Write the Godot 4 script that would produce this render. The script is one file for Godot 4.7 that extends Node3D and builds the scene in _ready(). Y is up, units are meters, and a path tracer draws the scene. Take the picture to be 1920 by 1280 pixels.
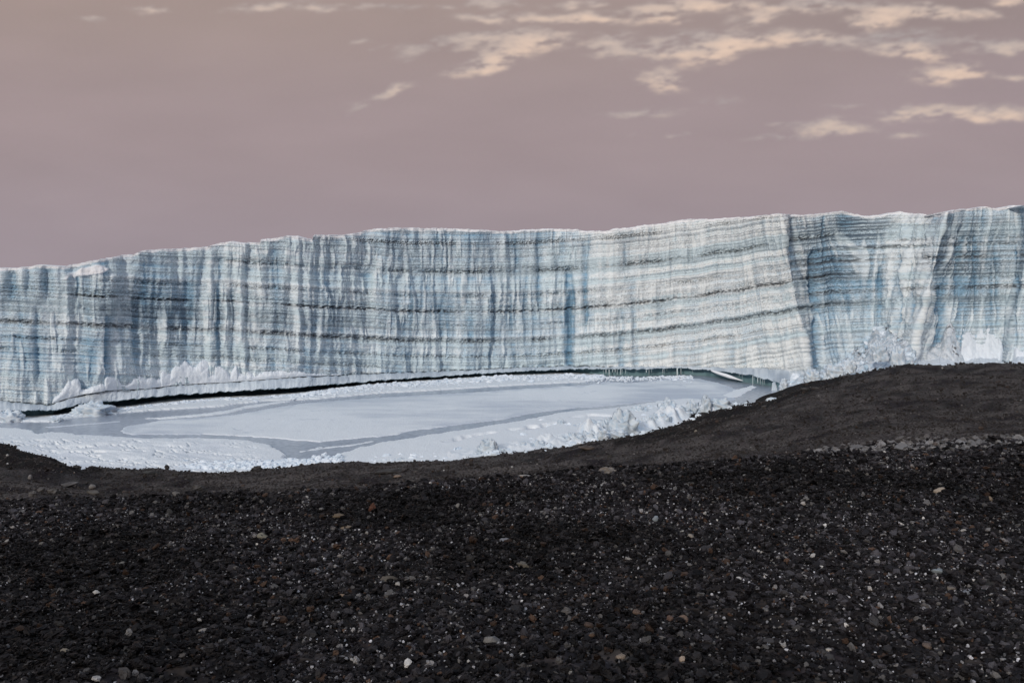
extends Node3D
# A glacier wall above a frozen lake, seen across a slope of dark lava gravel at dusk.
# World: lake level is y = 0, the eye stands 15 m above it, the view runs along -Z.
# (u, v) below are survey bearings: u across (1800 per unit of tangent, 960 straight ahead), v down (515 level with the eye).

const F := 1800.0
const EYE := 15.0
const LEVEL := 515.0

var wall_depth := PackedFloat32Array()   # depth of the ice face for every bearing
var wall_run := PackedFloat32Array()     # metres along the face
const WU0 := -300
const WU1 := 2240

var n_flute: FastNoiseLite
var n_rib: FastNoiseLite
var n_fine: FastNoiseLite
var n_rough: FastNoiseLite
var n_layer: FastNoiseLite
var n_layer_fine: FastNoiseLite
var n_streak: FastNoiseLite
var n_streak_fine: FastNoiseLite
var n_speck: FastNoiseLite
var n_big: FastNoiseLite
var n_ground: FastNoiseLite
var n_ground_mid: FastNoiseLite
var n_ground_fine: FastNoiseLite
var rng := RandomNumberGenerator.new()

var used := {}
var t_start := 0


func _ready() -> void:
	t_start = Time.get_ticks_msec()
	make_camera()
	make_sky()
	make_sun()
	make_noises()
	stage("sky")
	make_terrain()
	stage("terrain")
	make_lake()
	stage("lake")
	make_glacier()
	stage("glacier")
	make_aprons()
	stage("aprons")
	make_shore_ice()
	stage("shore ice")
	make_gap_rubble()
	stage("rubble")
	make_gravel()
	stage("gravel")
	make_rocks()
	stage("rocks")


func stage(what: String) -> void:
	print(what, " ", Time.get_ticks_msec() - t_start, " ms")


# ---------------------------------------------------------------- camera, sky, sun

func make_camera() -> void:
	var cam := Camera3D.new()
	cam.name = "camera"
	add_child(cam)
	cam.position = Vector3(0, EYE, 0)
	var near := 0.1
	cam.set_frustum(2.0 * near * 640.0 / F, Vector2(0, -near * (640.0 - LEVEL) / F), near, 4000.0)
	cam.current = true


func make_sun() -> void:
	var sun := DirectionalLight3D.new()
	sun.name = "sun"
	sun.light_color = Color(1.0, 0.96, 0.91)
	sun.light_energy = 0.62
	sun.light_angular_distance = 6.0
	sun.shadow_enabled = true
	add_child(sun)
	var e := deg_to_rad(20.0)
	var a := deg_to_rad(25.0)
	var to_sun := Vector3(-sin(a) * cos(e), sin(e), cos(a) * cos(e))
	sun.look_at_from_position(Vector3.ZERO, -to_sun, Vector3.UP)


# u, v, half width, half height, slope (down to the right positive), weight, warmth
const CLOUDS := [
	[275, 19, 34, 7, 0.0, 1.0, 0.5], [170, 38, 24, 4, 0.0, 0.6, 0.3], [490, 14, 60, 9, -0.05, 1.0, 0.4], [590, 12, 50, 9, 0.0, 0.9, 0.4],
	[680, 12, 22, 6, 0.0, 0.8, 0.4], [735, 14, 40, 8, 0.0, 0.5, 0.1], [830, 14, 22, 6, 0, 0.7, 0.3], [930, 5, 60, 9, 0, 0.8, 0.3],
	[680, 73, 18, 6, -0.3, 0.6, 0.3], [705, 92, 22, 4, -0.2, 0.5, 0.2], [728, 175, 48, 9, -0.32, 1.0, 0.5], [690, 195, 40, 5, -0.4, 0.4, 0.1],
	[900, 34, 50, 6, 0, 0.9, 0.5], [1000, 33, 90, 10, 0, 1.0, 0.7], [1120, 33, 60, 9, -0.05, 1.0, 0.8], [1230, 33, 48, 11, -0.05, 1.1, 0.9],
	[1060, 10, 30, 6, 0, 0.8, 0.5], [1120, 8, 24, 6, 0, 0.7, 0.4], [1250, 15, 60, 9, -0.08, 1.0, 0.6], [1340, 10, 80, 12, 0.05, 1.0, 0.8],
	[1420, 34, 44, 11, -0.15, 1.0, 0.6], [1500, 12, 90, 14, 0.02, 1.0, 0.6], [1560, 8, 80, 8, 0.0, 0.8, 0.1], [1640, 40, 44, 11, -0.1, 1.2, 0.9],
	[1680, 20, 70, 13, 0, 1.1, 0.7], [1760, 22, 70, 12, 0.03, 1.0, 0.6], [1850, 28, 44, 8, 0.05, 0.9, 0.5], [1900, 4, 40, 10, 0, 1.0, 0.9],
	[800, 90, 60, 14, -0.25, 0.5, 0.2], [900, 75, 70, 14, -0.1, 0.8, 0.4], [960, 95, 60, 22, -0.35, 1.1, 0.8], [900, 122, 50, 14, -0.2, 1.0, 0.7],
	[1020, 72, 60, 16, 0.05, 1.0, 0.7], [1140, 80, 40, 16, -0.2, 0.8, 0.4], [1200, 95, 70, 16, 0, 0.8, 0.4], [1310, 70, 70, 16, -0.05, 0.9, 0.3],
	[1340, 98, 50, 17, -0.3, 1.4, 1.0], [1270, 95, 50, 13, 0, 1.0, 0.7], [1400, 78, 60, 13, -0.15, 1.1, 0.8], [1490, 70, 60, 13, -0.1, 1.1, 0.8],
	[1560, 78, 60, 12, 0.05, 0.8, 0.3], [1680, 90, 40, 13, -0.15, 0.9, 0.6], [1730, 102, 38, 14, 0.1, 1.1, 0.9], [1700, 70, 80, 14, 0, 0.8, 0.0],
	[1860, 85, 60, 14, 0.0, 0.9, 0.3], [1910, 88, 50, 12, 0, 0.8, 0.4],
	[1248, 150, 34, 18, 0.12, 1.3, 0.8], [1782, 138, 54, 15, -0.12, 1.6, 1.0], [1900, 145, 40, 6, 0, 0.8, 0.5],
	[1200, 212, 80, 10, -0.02, 0.6, 0.2], [1340, 190, 40, 12, 0, 0.35, 0.0], [1170, 253, 16, 5, 0, 0.5, 0.3], [1270, 253, 22, 4, 0, 0.5, 0.2],
	[1540, 237, 50, 14, -0.15, 1.0, 0.5], [1590, 245, 50, 8, 0, 0.9, 0.5], [1480, 232, 40, 6, 0, 0.4, 0.2], [1700, 215, 50, 13, -0.12, 1.0, 0.6],
	[1790, 214, 70, 13, 0, 1.1, 0.7], [1880, 214, 60, 14, 0, 1.1, 0.7], [1700, 250, 40, 8, 0, 0.6, 0.3], [1470, 258, 60, 5, 0, 0.5, 0.1], [1580, 200, 60, 4, -0.05, 0.3, 0.1],
]


func sky_base(el: float, az: float) -> Vector3:
	# air alone, linear: mauve haze low down, tan above it, opening to pale blue overhead
	var low := Vector3(0.336, 0.282, 0.312)
	var mid := Vector3(0.360, 0.286, 0.296)
	var high := Vector3(0.372, 0.290, 0.270)
	var top := Vector3(0.53, 0.64, 0.78)
	var c := low.lerp(mid, smoothstep(0.0, 9.0, el)).lerp(high, smoothstep(8.0, 17.0, el))
	c = c.lerp(top, smoothstep(16.0, 62.0, el))
	return c


func make_sky() -> void:
	var w := 4096
	var h := 2048
	var sw := 256
	var sh := 128
	var small := PackedByteArray()
	small.resize(sw * sh * 3)
	for r in sh:
		var el := 90.0 - (r + 0.5) / sh * 180.0
		for k in sw:
			var az := wrapf((float(k) + 0.5) / sw * 360.0, -180.0, 180.0)
			var c := sky_base(maxf(el, 0.0), az)
			if el < 0.0:
				c *= 0.6
			# the warm light round the low sun behind the viewer
			var d := Vector3(sin(deg_to_rad(az)) * cos(deg_to_rad(el)), sin(deg_to_rad(el)), -cos(deg_to_rad(az)) * cos(deg_to_rad(el)))
			var s := maxf(0.0, d.dot(Vector3(-0.397, 0.342, 0.852)))
			c += Vector3(0.5, 0.34, 0.2) * pow(s, 10.0)
			var o := (r * sw + k) * 3
			var cc := Color(c.x, c.y, c.z).linear_to_srgb()
			small[o] = int(clampf(cc.r, 0, 1) * 255.0 + 0.5)
			small[o + 1] = int(clampf(cc.g, 0, 1) * 255.0 + 0.5)
			small[o + 2] = int(clampf(cc.b, 0, 1) * 255.0 + 0.5)
	var im := Image.create_from_data(sw, sh, false, Image.FORMAT_RGB8, small)
	im.resize(w, h, Image.INTERPOLATE_BILINEAR)
	var data := im.get_data()
	var na := noise(11, 0.011, 5)
	var nb := noise(12, 0.03, 4)
	var nw := noise(13, 0.006, 3)
	var r0 := int((90.0 - 24.0) / 180.0 * h)
	var r1 := int(90.0 / 180.0 * h)
	var dither := RandomNumberGenerator.new()
	dither.seed = 5
	# blobs sorted into strips of bearing so that each pixel looks at few of them
	var bins := []
	for b in 64:
		bins.append([])
	for cl in CLOUDS:
		for b in range(maxi(0, int((cl[0] - cl[2] * 2.2 + 900.0) / 64.0)), mini(63, int((cl[0] + cl[2] * 2.2 + 900.0) / 64.0)) + 1):
			bins[b].append(cl)
	for r in range(r0, r1):
		var el := 90.0 - (r + 0.5) / h * 180.0
		var tan_el := tan(deg_to_rad(el))
		for k in w:
			var az := wrapf((float(k) + 0.5) / w * 360.0, -180.0, 180.0)
			var fold := absf(fposmod(az + 40.0, 160.0) - 80.0) - 40.0    # the same weather all round
			fold = -fold
			if absf(az) < 40.0:
				fold = az
			var azr := deg_to_rad(fold)
			var u := 960.0 + F * tan(azr)
			var v := LEVEL - F * tan_el / cos(azr)
			var c := sky_base(maxf(el, 0.0), az)
			# broad uneven tint in the haze
			var haze := nw.get_noise_2d(u * 0.35, v * 1.3)
			c *= 1.0 + 0.05 * haze
			c += Vector3(0.006, 0.003, -0.004) * clampf((960.0 - u) / 960.0, -1.0, 1.0) * smoothstep(420.0, 0.0, v)
			c *= 1.0 - 0.10 * smoothstep(1100.0, 1800.0, u) * smoothstep(180.0, 20.0, v)
			if v < 330.0:
				var wx := u + 26.0 * nw.get_noise_2d(u * 1.4, v * 4.0)
				var wy := v + 9.0 * nw.get_noise_2d(u * 1.6 + 500.0, v * 4.0)
				var sum := 0.0
				var warm := 0.0
				var b := int((wx + 900.0) / 64.0)
				if b >= 0 and b < 64:
					for cl in bins[b]:
						var dx: float = (wx - cl[0]) / cl[2]
						var dy: float = (wy - cl[1] - cl[4] * (wx - cl[0])) / cl[3]
						var q := dx * dx + dy * dy
						if q < 6.0:
							var g: float = cl[5] * exp(-1.15 * q)
							sum += g
							warm += g * cl[6] * (0.75 + 0.35 * clampf(dy + 0.3 * dx, -1.0, 1.0))
				if v < -20.0:
					var band := smoothstep(-20.0, -160.0, v) * 0.55 * (0.5 + nw.get_noise_2d(u * 0.8, v * 3.0 + 90.0))
					sum += maxf(0.0, band)
					warm += maxf(0.0, band) * 0.4
				if sum > 0.02:
					warm = clampf(warm / sum, 0.0, 1.0)
					var f := na.get_noise_2d(u * 0.9 + v * 1.2, v * 3.2 - u * 0.25) + 0.55 * nb.get_noise_2d(u * 0.9 + v * 1.6, v * 2.4 - u * 0.3)
					var body := maxf(0.0, sum * (1.0 + 1.25 * f) + 0.5 * f * minf(sum, 0.5) - 0.04)
					var dens := 1.0 - exp(-1.45 * body)
					dens = lerpf(dens, dens * dens * (3.0 - 2.0 * dens), 0.7)
					var cool := Vector3(0.43, 0.385, 0.38)
					var lit := Vector3(0.76, 0.575, 0.465)
					var cc := cool.lerp(lit, clampf(warm * (0.25 + 1.1 * dens) + 0.2 * f, 0.0, 1.0))
					c = c.lerp(cc, dens)
			var o := (r * w + k) * 3
			var s := Color(c.x, c.y, c.z).linear_to_srgb()
			var n := dither.randf()
			data[o] = int(clampf(s.r, 0, 1) * 255.0 + n)
			data[o + 1] = int(clampf(s.g, 0, 1) * 255.0 + n)
			data[o + 2] = int(clampf(s.b, 0, 1) * 255.0 + n)
	im = Image.create_from_data(w, h, false, Image.FORMAT_RGB8, data)
	var mat := PanoramaSkyMaterial.new()
	mat.panorama = ImageTexture.create_from_image(im)
	mat.filter = true
	var sky := Sky.new()
	sky.sky_material = mat
	var env := Environment.new()
	env.background_mode = Environment.BG_SKY
	env.sky = sky
	env.tonemap_mode = Environment.TONE_MAPPER_LINEAR
	env.tonemap_exposure = 1.0
	env.sdfgi_enabled = true
	env.ssao_enabled = true
	env.ssil_enabled = true
	var we := WorldEnvironment.new()
	we.name = "world_environment"
	we.environment = env
	add_child(we)


# ---------------------------------------------------------------- helpers

func noise(sd: int, freq: float, octaves := 1) -> FastNoiseLite:
	var n := FastNoiseLite.new()
	n.seed = sd
	n.noise_type = FastNoiseLite.TYPE_SIMPLEX_SMOOTH
	n.frequency = freq
	n.fractal_type = FastNoiseLite.FRACTAL_FBM if octaves > 1 else FastNoiseLite.FRACTAL_NONE
	n.fractal_octaves = octaves
	return n


func make_noises() -> void:
	n_flute = noise(101, 0.16, 2)
	n_rib = noise(102, 0.55, 2)
	n_fine = noise(103, 1.9, 3)
	n_rough = noise(104, 0.5, 4)
	n_layer = noise(105, 0.11, 3)
	n_layer_fine = noise(106, 0.17, 4)
	n_streak = noise(107, 0.32, 3)
	n_streak_fine = noise(108, 1.1, 2)
	n_speck = noise(109, 1.6, 2)
	n_big = noise(110, 0.05, 3)
	n_ground = noise(111, 0.06, 4)
	n_ground_mid = noise(112, 0.45, 4)
	n_ground_fine = noise(113, 3.2, 3)
	rng.seed = 4242


func numbered(called: String) -> String:
	var k: int = used.get(called, 0)
	used[called] = k + 1
	return called if k == 0 else "%s_%03d" % [called, k]


func tag(o: Node, label: String, category: String, group := "") -> void:
	o.set_meta("label", label)
	if category:
		o.set_meta("category", category)
	if group:
		o.set_meta("group", group)


func place(mesh: Mesh, mat: Material, called: String, parent: Node = self) -> MeshInstance3D:
	var o := MeshInstance3D.new()
	o.mesh = mesh
	o.material_override = mat
	o.name = numbered(called) if parent == self else called
	parent.add_child(o, true)
	return o


func at(u: float, v: float, d: float) -> Vector3:
	return Vector3((u - 960.0) / F * d, EYE - (v - LEVEL) / F * d, -d)


# value of a table of [x, y] pairs, straight between them
func lin(tab: Array, x: float) -> float:
	if x <= tab[0][0]:
		return tab[0][1]
	for k in range(1, tab.size()):
		if x <= tab[k][0]:
			var a: Array = tab[k - 1]
			var b: Array = tab[k]
			return lerpf(a[1], b[1], (x - a[0]) / (b[0] - a[0]))
	return tab[tab.size() - 1][1]


# the same, rounded at the knots
func smooth_tab(tab: Array, x: float) -> float:
	var n := tab.size()
	if x <= tab[0][0]:
		return tab[0][1]
	if x >= tab[n - 1][0]:
		return tab[n - 1][1]
	var k := 1
	while x > tab[k][0]:
		k += 1
	var a: Array = tab[k - 1]
	var b: Array = tab[k]
	var p: Array = tab[maxi(k - 2, 0)]
	var q: Array = tab[mini(k + 1, n - 1)]
	var wdt: float = b[0] - a[0]
	var t: float = (x - a[0]) / wdt
	var ma: float = (b[1] - p[1]) / (b[0] - p[0]) * wdt
	var mb: float = (q[1] - a[1]) / (q[0] - a[0]) * wdt
	var t2 := t * t
	var t3 := t2 * t
	return (2 * t3 - 3 * t2 + 1) * a[1] + (t3 - 2 * t2 + t) * ma + (-2 * t3 + 3 * t2) * b[1] + (t3 - t2) * mb


# a sheet of nu x nv points (index i * nv + j); keep: cells to draw, or empty for all
func sheet(nu: int, nv: int, pos: PackedVector3Array, col: PackedColorArray, keep: PackedByteArray, flip: bool, uv := PackedVector2Array()) -> ArrayMesh:
	var nor := PackedVector3Array()
	nor.resize(nu * nv)
	for i in nu:
		var ia := maxi(i - 1, 0) * nv
		var ib := mini(i + 1, nu - 1) * nv
		for j in nv:
			var du := pos[ib + j] - pos[ia + j]
			var dv := pos[i * nv + mini(j + 1, nv - 1)] - pos[i * nv + maxi(j - 1, 0)]
			var n := du.cross(dv).normalized()
			nor[i * nv + j] = -n if flip else n
	var idx := PackedInt32Array()
	idx.resize((nu - 1) * (nv - 1) * 6)
	var o := 0
	for i in nu - 1:
		for j in nv - 1:
			var a := i * nv + j
			if keep.size() and keep[a] == 0:
				continue
			var b := a + nv
			if flip:
				idx[o] = a; idx[o + 1] = b; idx[o + 2] = b + 1
				idx[o + 3] = a; idx[o + 4] = b + 1; idx[o + 5] = a + 1
			else:
				idx[o] = a; idx[o + 1] = b + 1; idx[o + 2] = b
				idx[o + 3] = a; idx[o + 4] = a + 1; idx[o + 5] = b + 1
			o += 6
	idx.resize(o)
	var arr := []
	arr.resize(Mesh.ARRAY_MAX)
	arr[Mesh.ARRAY_VERTEX] = pos
	arr[Mesh.ARRAY_NORMAL] = nor
	arr[Mesh.ARRAY_COLOR] = col
	if uv.size():
		arr[Mesh.ARRAY_TEX_UV] = uv
	arr[Mesh.ARRAY_INDEX] = idx
	var m := ArrayMesh.new()
	m.add_surface_from_arrays(Mesh.PRIMITIVE_TRIANGLES, arr)
	return m


func matter(rough: float, spec := 0.5, vertex := true, tint := Color.WHITE) -> StandardMaterial3D:
	var m := StandardMaterial3D.new()
	m.albedo_color = tint
	m.roughness = rough
	m.metallic_specular = spec
	m.vertex_color_use_as_albedo = vertex
	return m


func grain(m: StandardMaterial3D, scale: float, freq: float, relief: float, sd: int, lo := 0.75, hi := 1.0) -> void:
	# world-space grain: a little tone and fine relief
	var t := NoiseTexture2D.new()
	t.width = 512
	t.height = 512
	t.seamless = true
	var n := noise(sd, freq, 5)
	t.noise = n
	var ramp := Gradient.new()
	ramp.set_color(0, Color(lo, lo, lo))
	ramp.set_color(1, Color(hi, hi, hi))
	t.color_ramp = ramp
	m.albedo_texture = t
	var hm := NoiseTexture2D.new()
	hm.width = 512
	hm.height = 512
	hm.seamless = true
	hm.noise = n
	m.heightmap_enabled = true
	m.heightmap_texture = hm
	m.heightmap_scale = relief
	m.uv1_triplanar = true
	m.uv1_world_triplanar = true
	m.uv1_scale = Vector3(scale, scale, scale)


# a rounded or angular lump of stone or ice, radius about 1, resting round the origin
func lump(sd: int, rings: int, sides: int, stretch: Vector3, jag: float, facets: int, flat_shade: bool, cols: Array = []) -> ArrayMesh:
	var r := RandomNumberGenerator.new()
	r.seed = sd
	var nz := noise(sd + 900, 0.9, 3)
	var planes := []
	for k in facets:
		var n := Vector3(r.randfn(), r.randfn(), r.randfn()).normalized()
		planes.append([n, r.randf_range(0.62, 0.9)])
	var pts := []
	for i in rings + 1:
		var row := []
		var th := PI * i / rings
		for j in sides:
			var ph := TAU * (j + 0.5 * (i % 2)) / sides
			var d := Vector3(sin(th) * cos(ph), cos(th), sin(th) * sin(ph))
			var rad := 1.0
			for p in planes:
				var c := d.dot(p[0])
				if c > 0.05:
					rad = minf(rad, p[1] / c)
			rad *= 1.0 + jag * nz.get_noise_3d(d.x * 1.6, d.y * 1.6, d.z * 1.6)
			row.append(d * rad * stretch)
		pts.append(row)
	var st := SurfaceTool.new()
	st.begin(Mesh.PRIMITIVE_TRIANGLES)
	st.set_smooth_group(-1 if flat_shade else 0)
	for i in rings:
		for j in sides:
			var a: Vector3 = pts[i][j]
			var b: Vector3 = pts[i][(j + 1) % sides]
			var c: Vector3 = pts[i + 1][j]
			var d: Vector3 = pts[i + 1][(j + 1) % sides]
			for p in ([[a, b, d], [a, d, c]]):
				if p[0].distance_squared_to(p[1]) < 1e-9 or p[1].distance_squared_to(p[2]) < 1e-9 or p[0].distance_squared_to(p[2]) < 1e-9:
					continue
				for q in p:
					if cols.size():
						st.set_color(cols[0].lerp(cols[1], clampf(0.5 + 1.2 * nz.get_noise_3d(q.x * 2.5 + 7.0, q.y * 2.5, q.z * 2.5), 0.0, 1.0)))
					st.add_vertex(q)
	st.generate_normals()
	return st.commit()


# ---------------------------------------------------------------- terrain of lava and gravel

const KNOTS := [1.0, 2.2, 3.5, 6.0, 9.0, 11.5, 15.0, 20.0, 30.0, 45.0, 60.0, 75.0, 90.0, 105.0, 120.0, 140.0, 260.0]
# heights in metres above the lake at those distances, for a fan of bearings
const COLUMNS := [
	[-500, [962, 966, 956, 930, 885, 828], [0.2, -1.0, -1.5, -1.5, -1.5], 950],
	[0, [962, 966, 956, 932, 893, 842], [-0.3, -1.2, -1.5, -1.5, -1.5], 945],
	[70, [962, 965, 955, 931, 898, 856], [-0.35, -1.2, -1.5, -1.5, -1.5], 945],
	[150, [960, 962, 952, 930, 905, 890], [-0.25, -1.2, -1.5, -1.5, -1.5], 944],
	[400, [948, 950, 940, 918, 902, 893], [-0.2, -1.2, -1.5, -1.5, -1.5], 932],
	[700, [935, 936, 927, 910, 891, 878], [0.15, -1.0, -1.5, -1.5, -1.5], 917],
	[960, [922, 922, 912, 900, 884, 868], [0.75, -0.6, -1.4, -1.5, -1.5], 903],
	[1200, [902, 902, 893, 878, 852, 836], [2.0, 0.05, -1.0, -1.5, -1.5], 884],
	[1400, [885, 882, 872, 848, 812, 788], [4.15, 2.4, 0.75, -0.5, -1.5], 870],
	[1550, [866, 849, 860, 830, 790, 760], [5.6, 4.35, 3.1, 1.5, -0.5], 861],
	[1700, [860, 833, 842, 808, 770, 742], [6.2, 5.65, 4.85, 2.6, 0.0], 855],
	[1920, [853, 825, 830, 800, 765, 740], [6.35, 5.75, 4.95, 2.8, 0.2], 850],
	[2420, [848, 820, 824, 795, 762, 738], [6.6, 6.0, 5.2, 3.0, 0.2], 846],
]
var fan := []


func prepare_fan() -> void:
	for c in COLUMNS:
		var y := PackedFloat32Array()
		var crest: float = EYE - (c[3] - LEVEL) / F * 9.0
		y.append(13.42)
		y.append(13.49)
		y.append(13.50 + (crest - 12.95) * 0.1)
		y.append(lerpf(13.42, crest, 0.45) + 0.03)
		y.append(crest)
		for k in 6:
			y.append(EYE - (c[1][k] - LEVEL) / F * KNOTS[5 + k])
		for k in 5:
			y.append(c[2][k])
		y.append(-1.5 if c[2][4] < 0.0 else 0.5)
		fan.append(y)


func ground_base(u: float, d: float) -> float:
	var k := 1
	while k < KNOTS.size() - 1 and d > KNOTS[k]:
		k += 1
	var la := log(KNOTS[k - 1])
	var wdt := log(KNOTS[k]) - la
	var t := clampf((log(d) - la) / wdt, 0.0, 1.0)
	var kp := maxi(k - 2, 0)
	var kq := mini(k + 1, KNOTS.size() - 1)
	var lp := log(KNOTS[kp])
	var lq := log(KNOTS[kq])
	var t2 := t * t
	var t3 := t2 * t
	var c := 1
	while c < COLUMNS.size() - 1 and u > COLUMNS[c][0]:
		c += 1
	var s := clampf((u - COLUMNS[c - 1][0]) / (COLUMNS[c][0] - COLUMNS[c - 1][0]), 0.0, 1.0)
	s = s * s * (3.0 - 2.0 * s) * 0.5 + s * 0.5
	var out := 0.0
	for side in 2:
		var y: PackedFloat32Array = fan[c - 1 + side]
		var ma := (y[k] - y[kp]) / (la + wdt - lp) * wdt
		var mb := (y[kq] - y[k - 1]) / (lq - la) * wdt
		var val := (2 * t3 - 3 * t2 + 1) * y[k - 1] + (t3 - 2 * t2 + t) * ma + (-2 * t3 + 3 * t2) * y[k] + (t3 - t2) * mb
		out += val * (s if side == 1 else 1.0 - s)
	return out


func ground_ud(u: float, d: float) -> float:
	var x := (u - 960.0) / F * d
	var y := ground_base(u, d)
	var far := smoothstep(14.0, 40.0, d)
	y += 0.085 * n_ground_mid.get_noise_2d(x * 1.4, d * 1.4) * (1.0 - 0.3 * far)
	y += 0.09 * n_ground_mid.get_noise_2d(x * 0.5 + 40.0, d * 0.5) * (0.4 + 0.6 * far)
	y += 0.022 * n_ground_fine.get_noise_2d(x, d) * (1.0 - 0.5 * far)
	y += 0.22 * n_ground_mid.get_noise_2d(x * 0.35 + 7.0, d * 0.6) * far * smoothstep(-0.3, 1.0, y)
	y += 0.85 * n_ground.get_noise_2d(x, d) * far * (0.45 + 0.55 * smoothstep(-0.5, 2.0, y))
	return y


func ground(x: float, z: float) -> float:
	var d := -z
	return ground_ud(960.0 + x / d * F, d)


# where the line of sight (u, v) meets the ground
func ground_hit(u: float, v: float, d0 := 2.0) -> Vector3:
	var d := d0
	while d < 130.0:
		if EYE - (v - LEVEL) / F * d <= ground_ud(u, d):
			break
		d *= 1.004
	return Vector3((u - 960.0) / F * d, ground_ud(u, d), -d)


func make_terrain() -> void:
	prepare_fan()
	var us := PackedFloat32Array()
	var at_u := -3200.0
	while at_u < 5200.0:
		us.append(at_u)
		at_u += 7.0 if at_u > -120.0 and at_u < 2040.0 else 34.0
	var nu := us.size()
	var nv := 330
	var pos := PackedVector3Array()
	var col := PackedColorArray()
	pos.resize(nu * nv)
	col.resize(nu * nv)
	for i in nu:
		var u := us[i]
		for j in nv:
			var q := float(j) / (nv - 1)
			var d := exp(lerpf(log(1.0), log(240.0), q))
			var x := (u - 960.0) / F * d
			var y := ground_ud(u, d)
			pos[i * nv + j] = Vector3(x, y, -d)
			# basalt sand: dark brown-grey with rusty and grey patches, black wet lava on the banks
			var a := n_ground_mid.get_noise_2d(x * 0.9 + 300.0, d * 0.9)
			var b := n_ground.get_noise_2d(x * 1.6 + 90.0, d * 1.6)
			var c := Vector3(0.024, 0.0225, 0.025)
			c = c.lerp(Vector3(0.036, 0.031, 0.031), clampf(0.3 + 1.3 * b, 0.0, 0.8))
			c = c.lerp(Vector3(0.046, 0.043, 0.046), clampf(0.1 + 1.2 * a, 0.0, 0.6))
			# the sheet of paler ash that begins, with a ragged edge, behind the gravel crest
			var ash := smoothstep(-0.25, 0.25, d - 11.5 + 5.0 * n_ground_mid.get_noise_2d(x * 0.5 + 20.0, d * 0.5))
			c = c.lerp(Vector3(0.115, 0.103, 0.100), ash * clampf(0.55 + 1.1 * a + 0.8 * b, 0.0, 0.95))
			# bare black lava: the mound by the snow and the bank along the lumps
			var vv := LEVEL + (EYE - y) / d * F
			var bank := 0.0
			if u > 1150.0 and u < 1580.0 and d > 45.0:
				var line := lin([[1150, 842], [1250, 826], [1330, 808], [1420, 770], [1480, 752], [1580, 715]], u)
				bank = smoothstep(line + 8.0, line - 4.0, vv + 12.0 * a)
			if u < 190.0 and d > 47.0:
				bank = maxf(bank, smoothstep(893.0, 884.0, vv + 10.0 * a))
			c = c.lerp(Vector3(0.011, 0.010, 0.0105), bank * 0.9)
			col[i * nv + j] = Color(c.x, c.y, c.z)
	var m := matter(0.85, 0.2)
	grain(m, 0.16, 0.07, 16.0, 301, 0.15, 1.8)
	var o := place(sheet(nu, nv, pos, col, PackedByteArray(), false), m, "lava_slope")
	o.set_meta("kind", "structure")
	tag(o, "dark slope of lava sand falling to the frozen lake", "")


# ---------------------------------------------------------------- frozen lake and its snow

func edge_distance(poly: PackedVector2Array, p: Vector2) -> float:
	# inside positive, outside negative
	var best := 1e9
	var inside := false
	var n := poly.size()
	var j := n - 1
	for i in n:
		var a := poly[i]
		var b := poly[j]
		if (a.y > p.y) != (b.y > p.y) and p.x < (b.x - a.x) * (p.y - a.y) / (b.y - a.y) + a.x:
			inside = not inside
		var ab := b - a
		var t := clampf((p - a).dot(ab) / ab.length_squared(), 0.0, 1.0)
		best = minf(best, p.distance_squared_to(a + ab * t))
		j = i
	best = sqrt(best)
	return best if inside else -best


func on_lake(u: float, v: float) -> Vector2:
	var d := EYE * F / (v - LEVEL)
	return Vector2((u - 960.0) / F * d, d)


func lake_poly(pts: Array) -> PackedVector2Array:
	var out := PackedVector2Array()
	for p in pts:
		out.append(on_lake(p[0], p[1]))
	return out


const SNOW_WIDE := [[222, 808], [236, 800], [262, 795], [300, 788], [380, 783], [440, 778], [500, 767], [560, 757], [640, 750], [800, 740], [900, 735], [960, 730], [1040, 725], [1100, 722], [1130, 716], [1180, 718], [1230, 713], [1262, 709], [1310, 710], [1345, 717], [1372, 726], [1385, 733], [1360, 741], [1380, 748], [1370, 756], [1330, 752], [1290, 748], [1240, 751], [1180, 757], [1130, 762], [1100, 765], [1085, 764], [1040, 770], [1000, 775], [940, 787], [850, 798], [770, 808], [748, 815], [700, 820], [640, 825], [600, 829], [560, 826], [520, 822], [470, 819], [400, 815], [300, 815], [240, 815]]
const SNOW_SHORE := [[-260, 800], [-100, 800], [0, 803], [40, 804], [60, 809], [70, 815], [95, 811], [130, 813], [150, 817], [190, 818], [230, 821], [275, 824], [350, 823], [420, 824], [470, 828], [505, 836], [527, 846], [536, 854], [531, 861], [538, 866], [580, 866], [610, 862], [640, 850], [680, 839], [710, 832], [760, 824], [800, 817], [860, 808], [920, 799], [980, 789], [1030, 779], [1060, 773], [1100, 770], [1140, 767], [1200, 759], [1240, 752], [1290, 748], [1340, 752], [1375, 757], [1400, 765], [1330, 800], [1240, 840], [1000, 890], [600, 930], [200, 940], [-260, 940]]
const SNOW_STRIP := [[-260, 788], [0, 786], [40, 791], [100, 792], [128, 785], [170, 779], [200, 777], [270, 771], [340, 767], [420, 762], [445, 757], [500, 752], [560, 750], [600, 748], [640, 744], [720, 737], [800, 733], [900, 727], [1000, 721], [1100, 716], [1130, 711], [1132, 703], [1060, 699], [960, 703], [870, 709], [780, 714], [700, 720], [640, 727], [560, 737], [480, 743], [420, 745], [320, 749], [240, 762], [160, 768], [100, 780], [40, 782], [-260, 775]]
const SNOW_LINE := [[262, 785], [300, 783], [340, 780], [390, 775], [430, 769], [455, 762], [500, 756], [540, 752], [545, 753], [505, 759], [462, 766], [436, 773], [395, 779], [345, 783], [300, 786]]
const SNOW_WISP := [[84, 800], [130, 796], [180, 792], [226, 789], [228, 791], [184, 795], [132, 799], [86, 803]]
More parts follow.
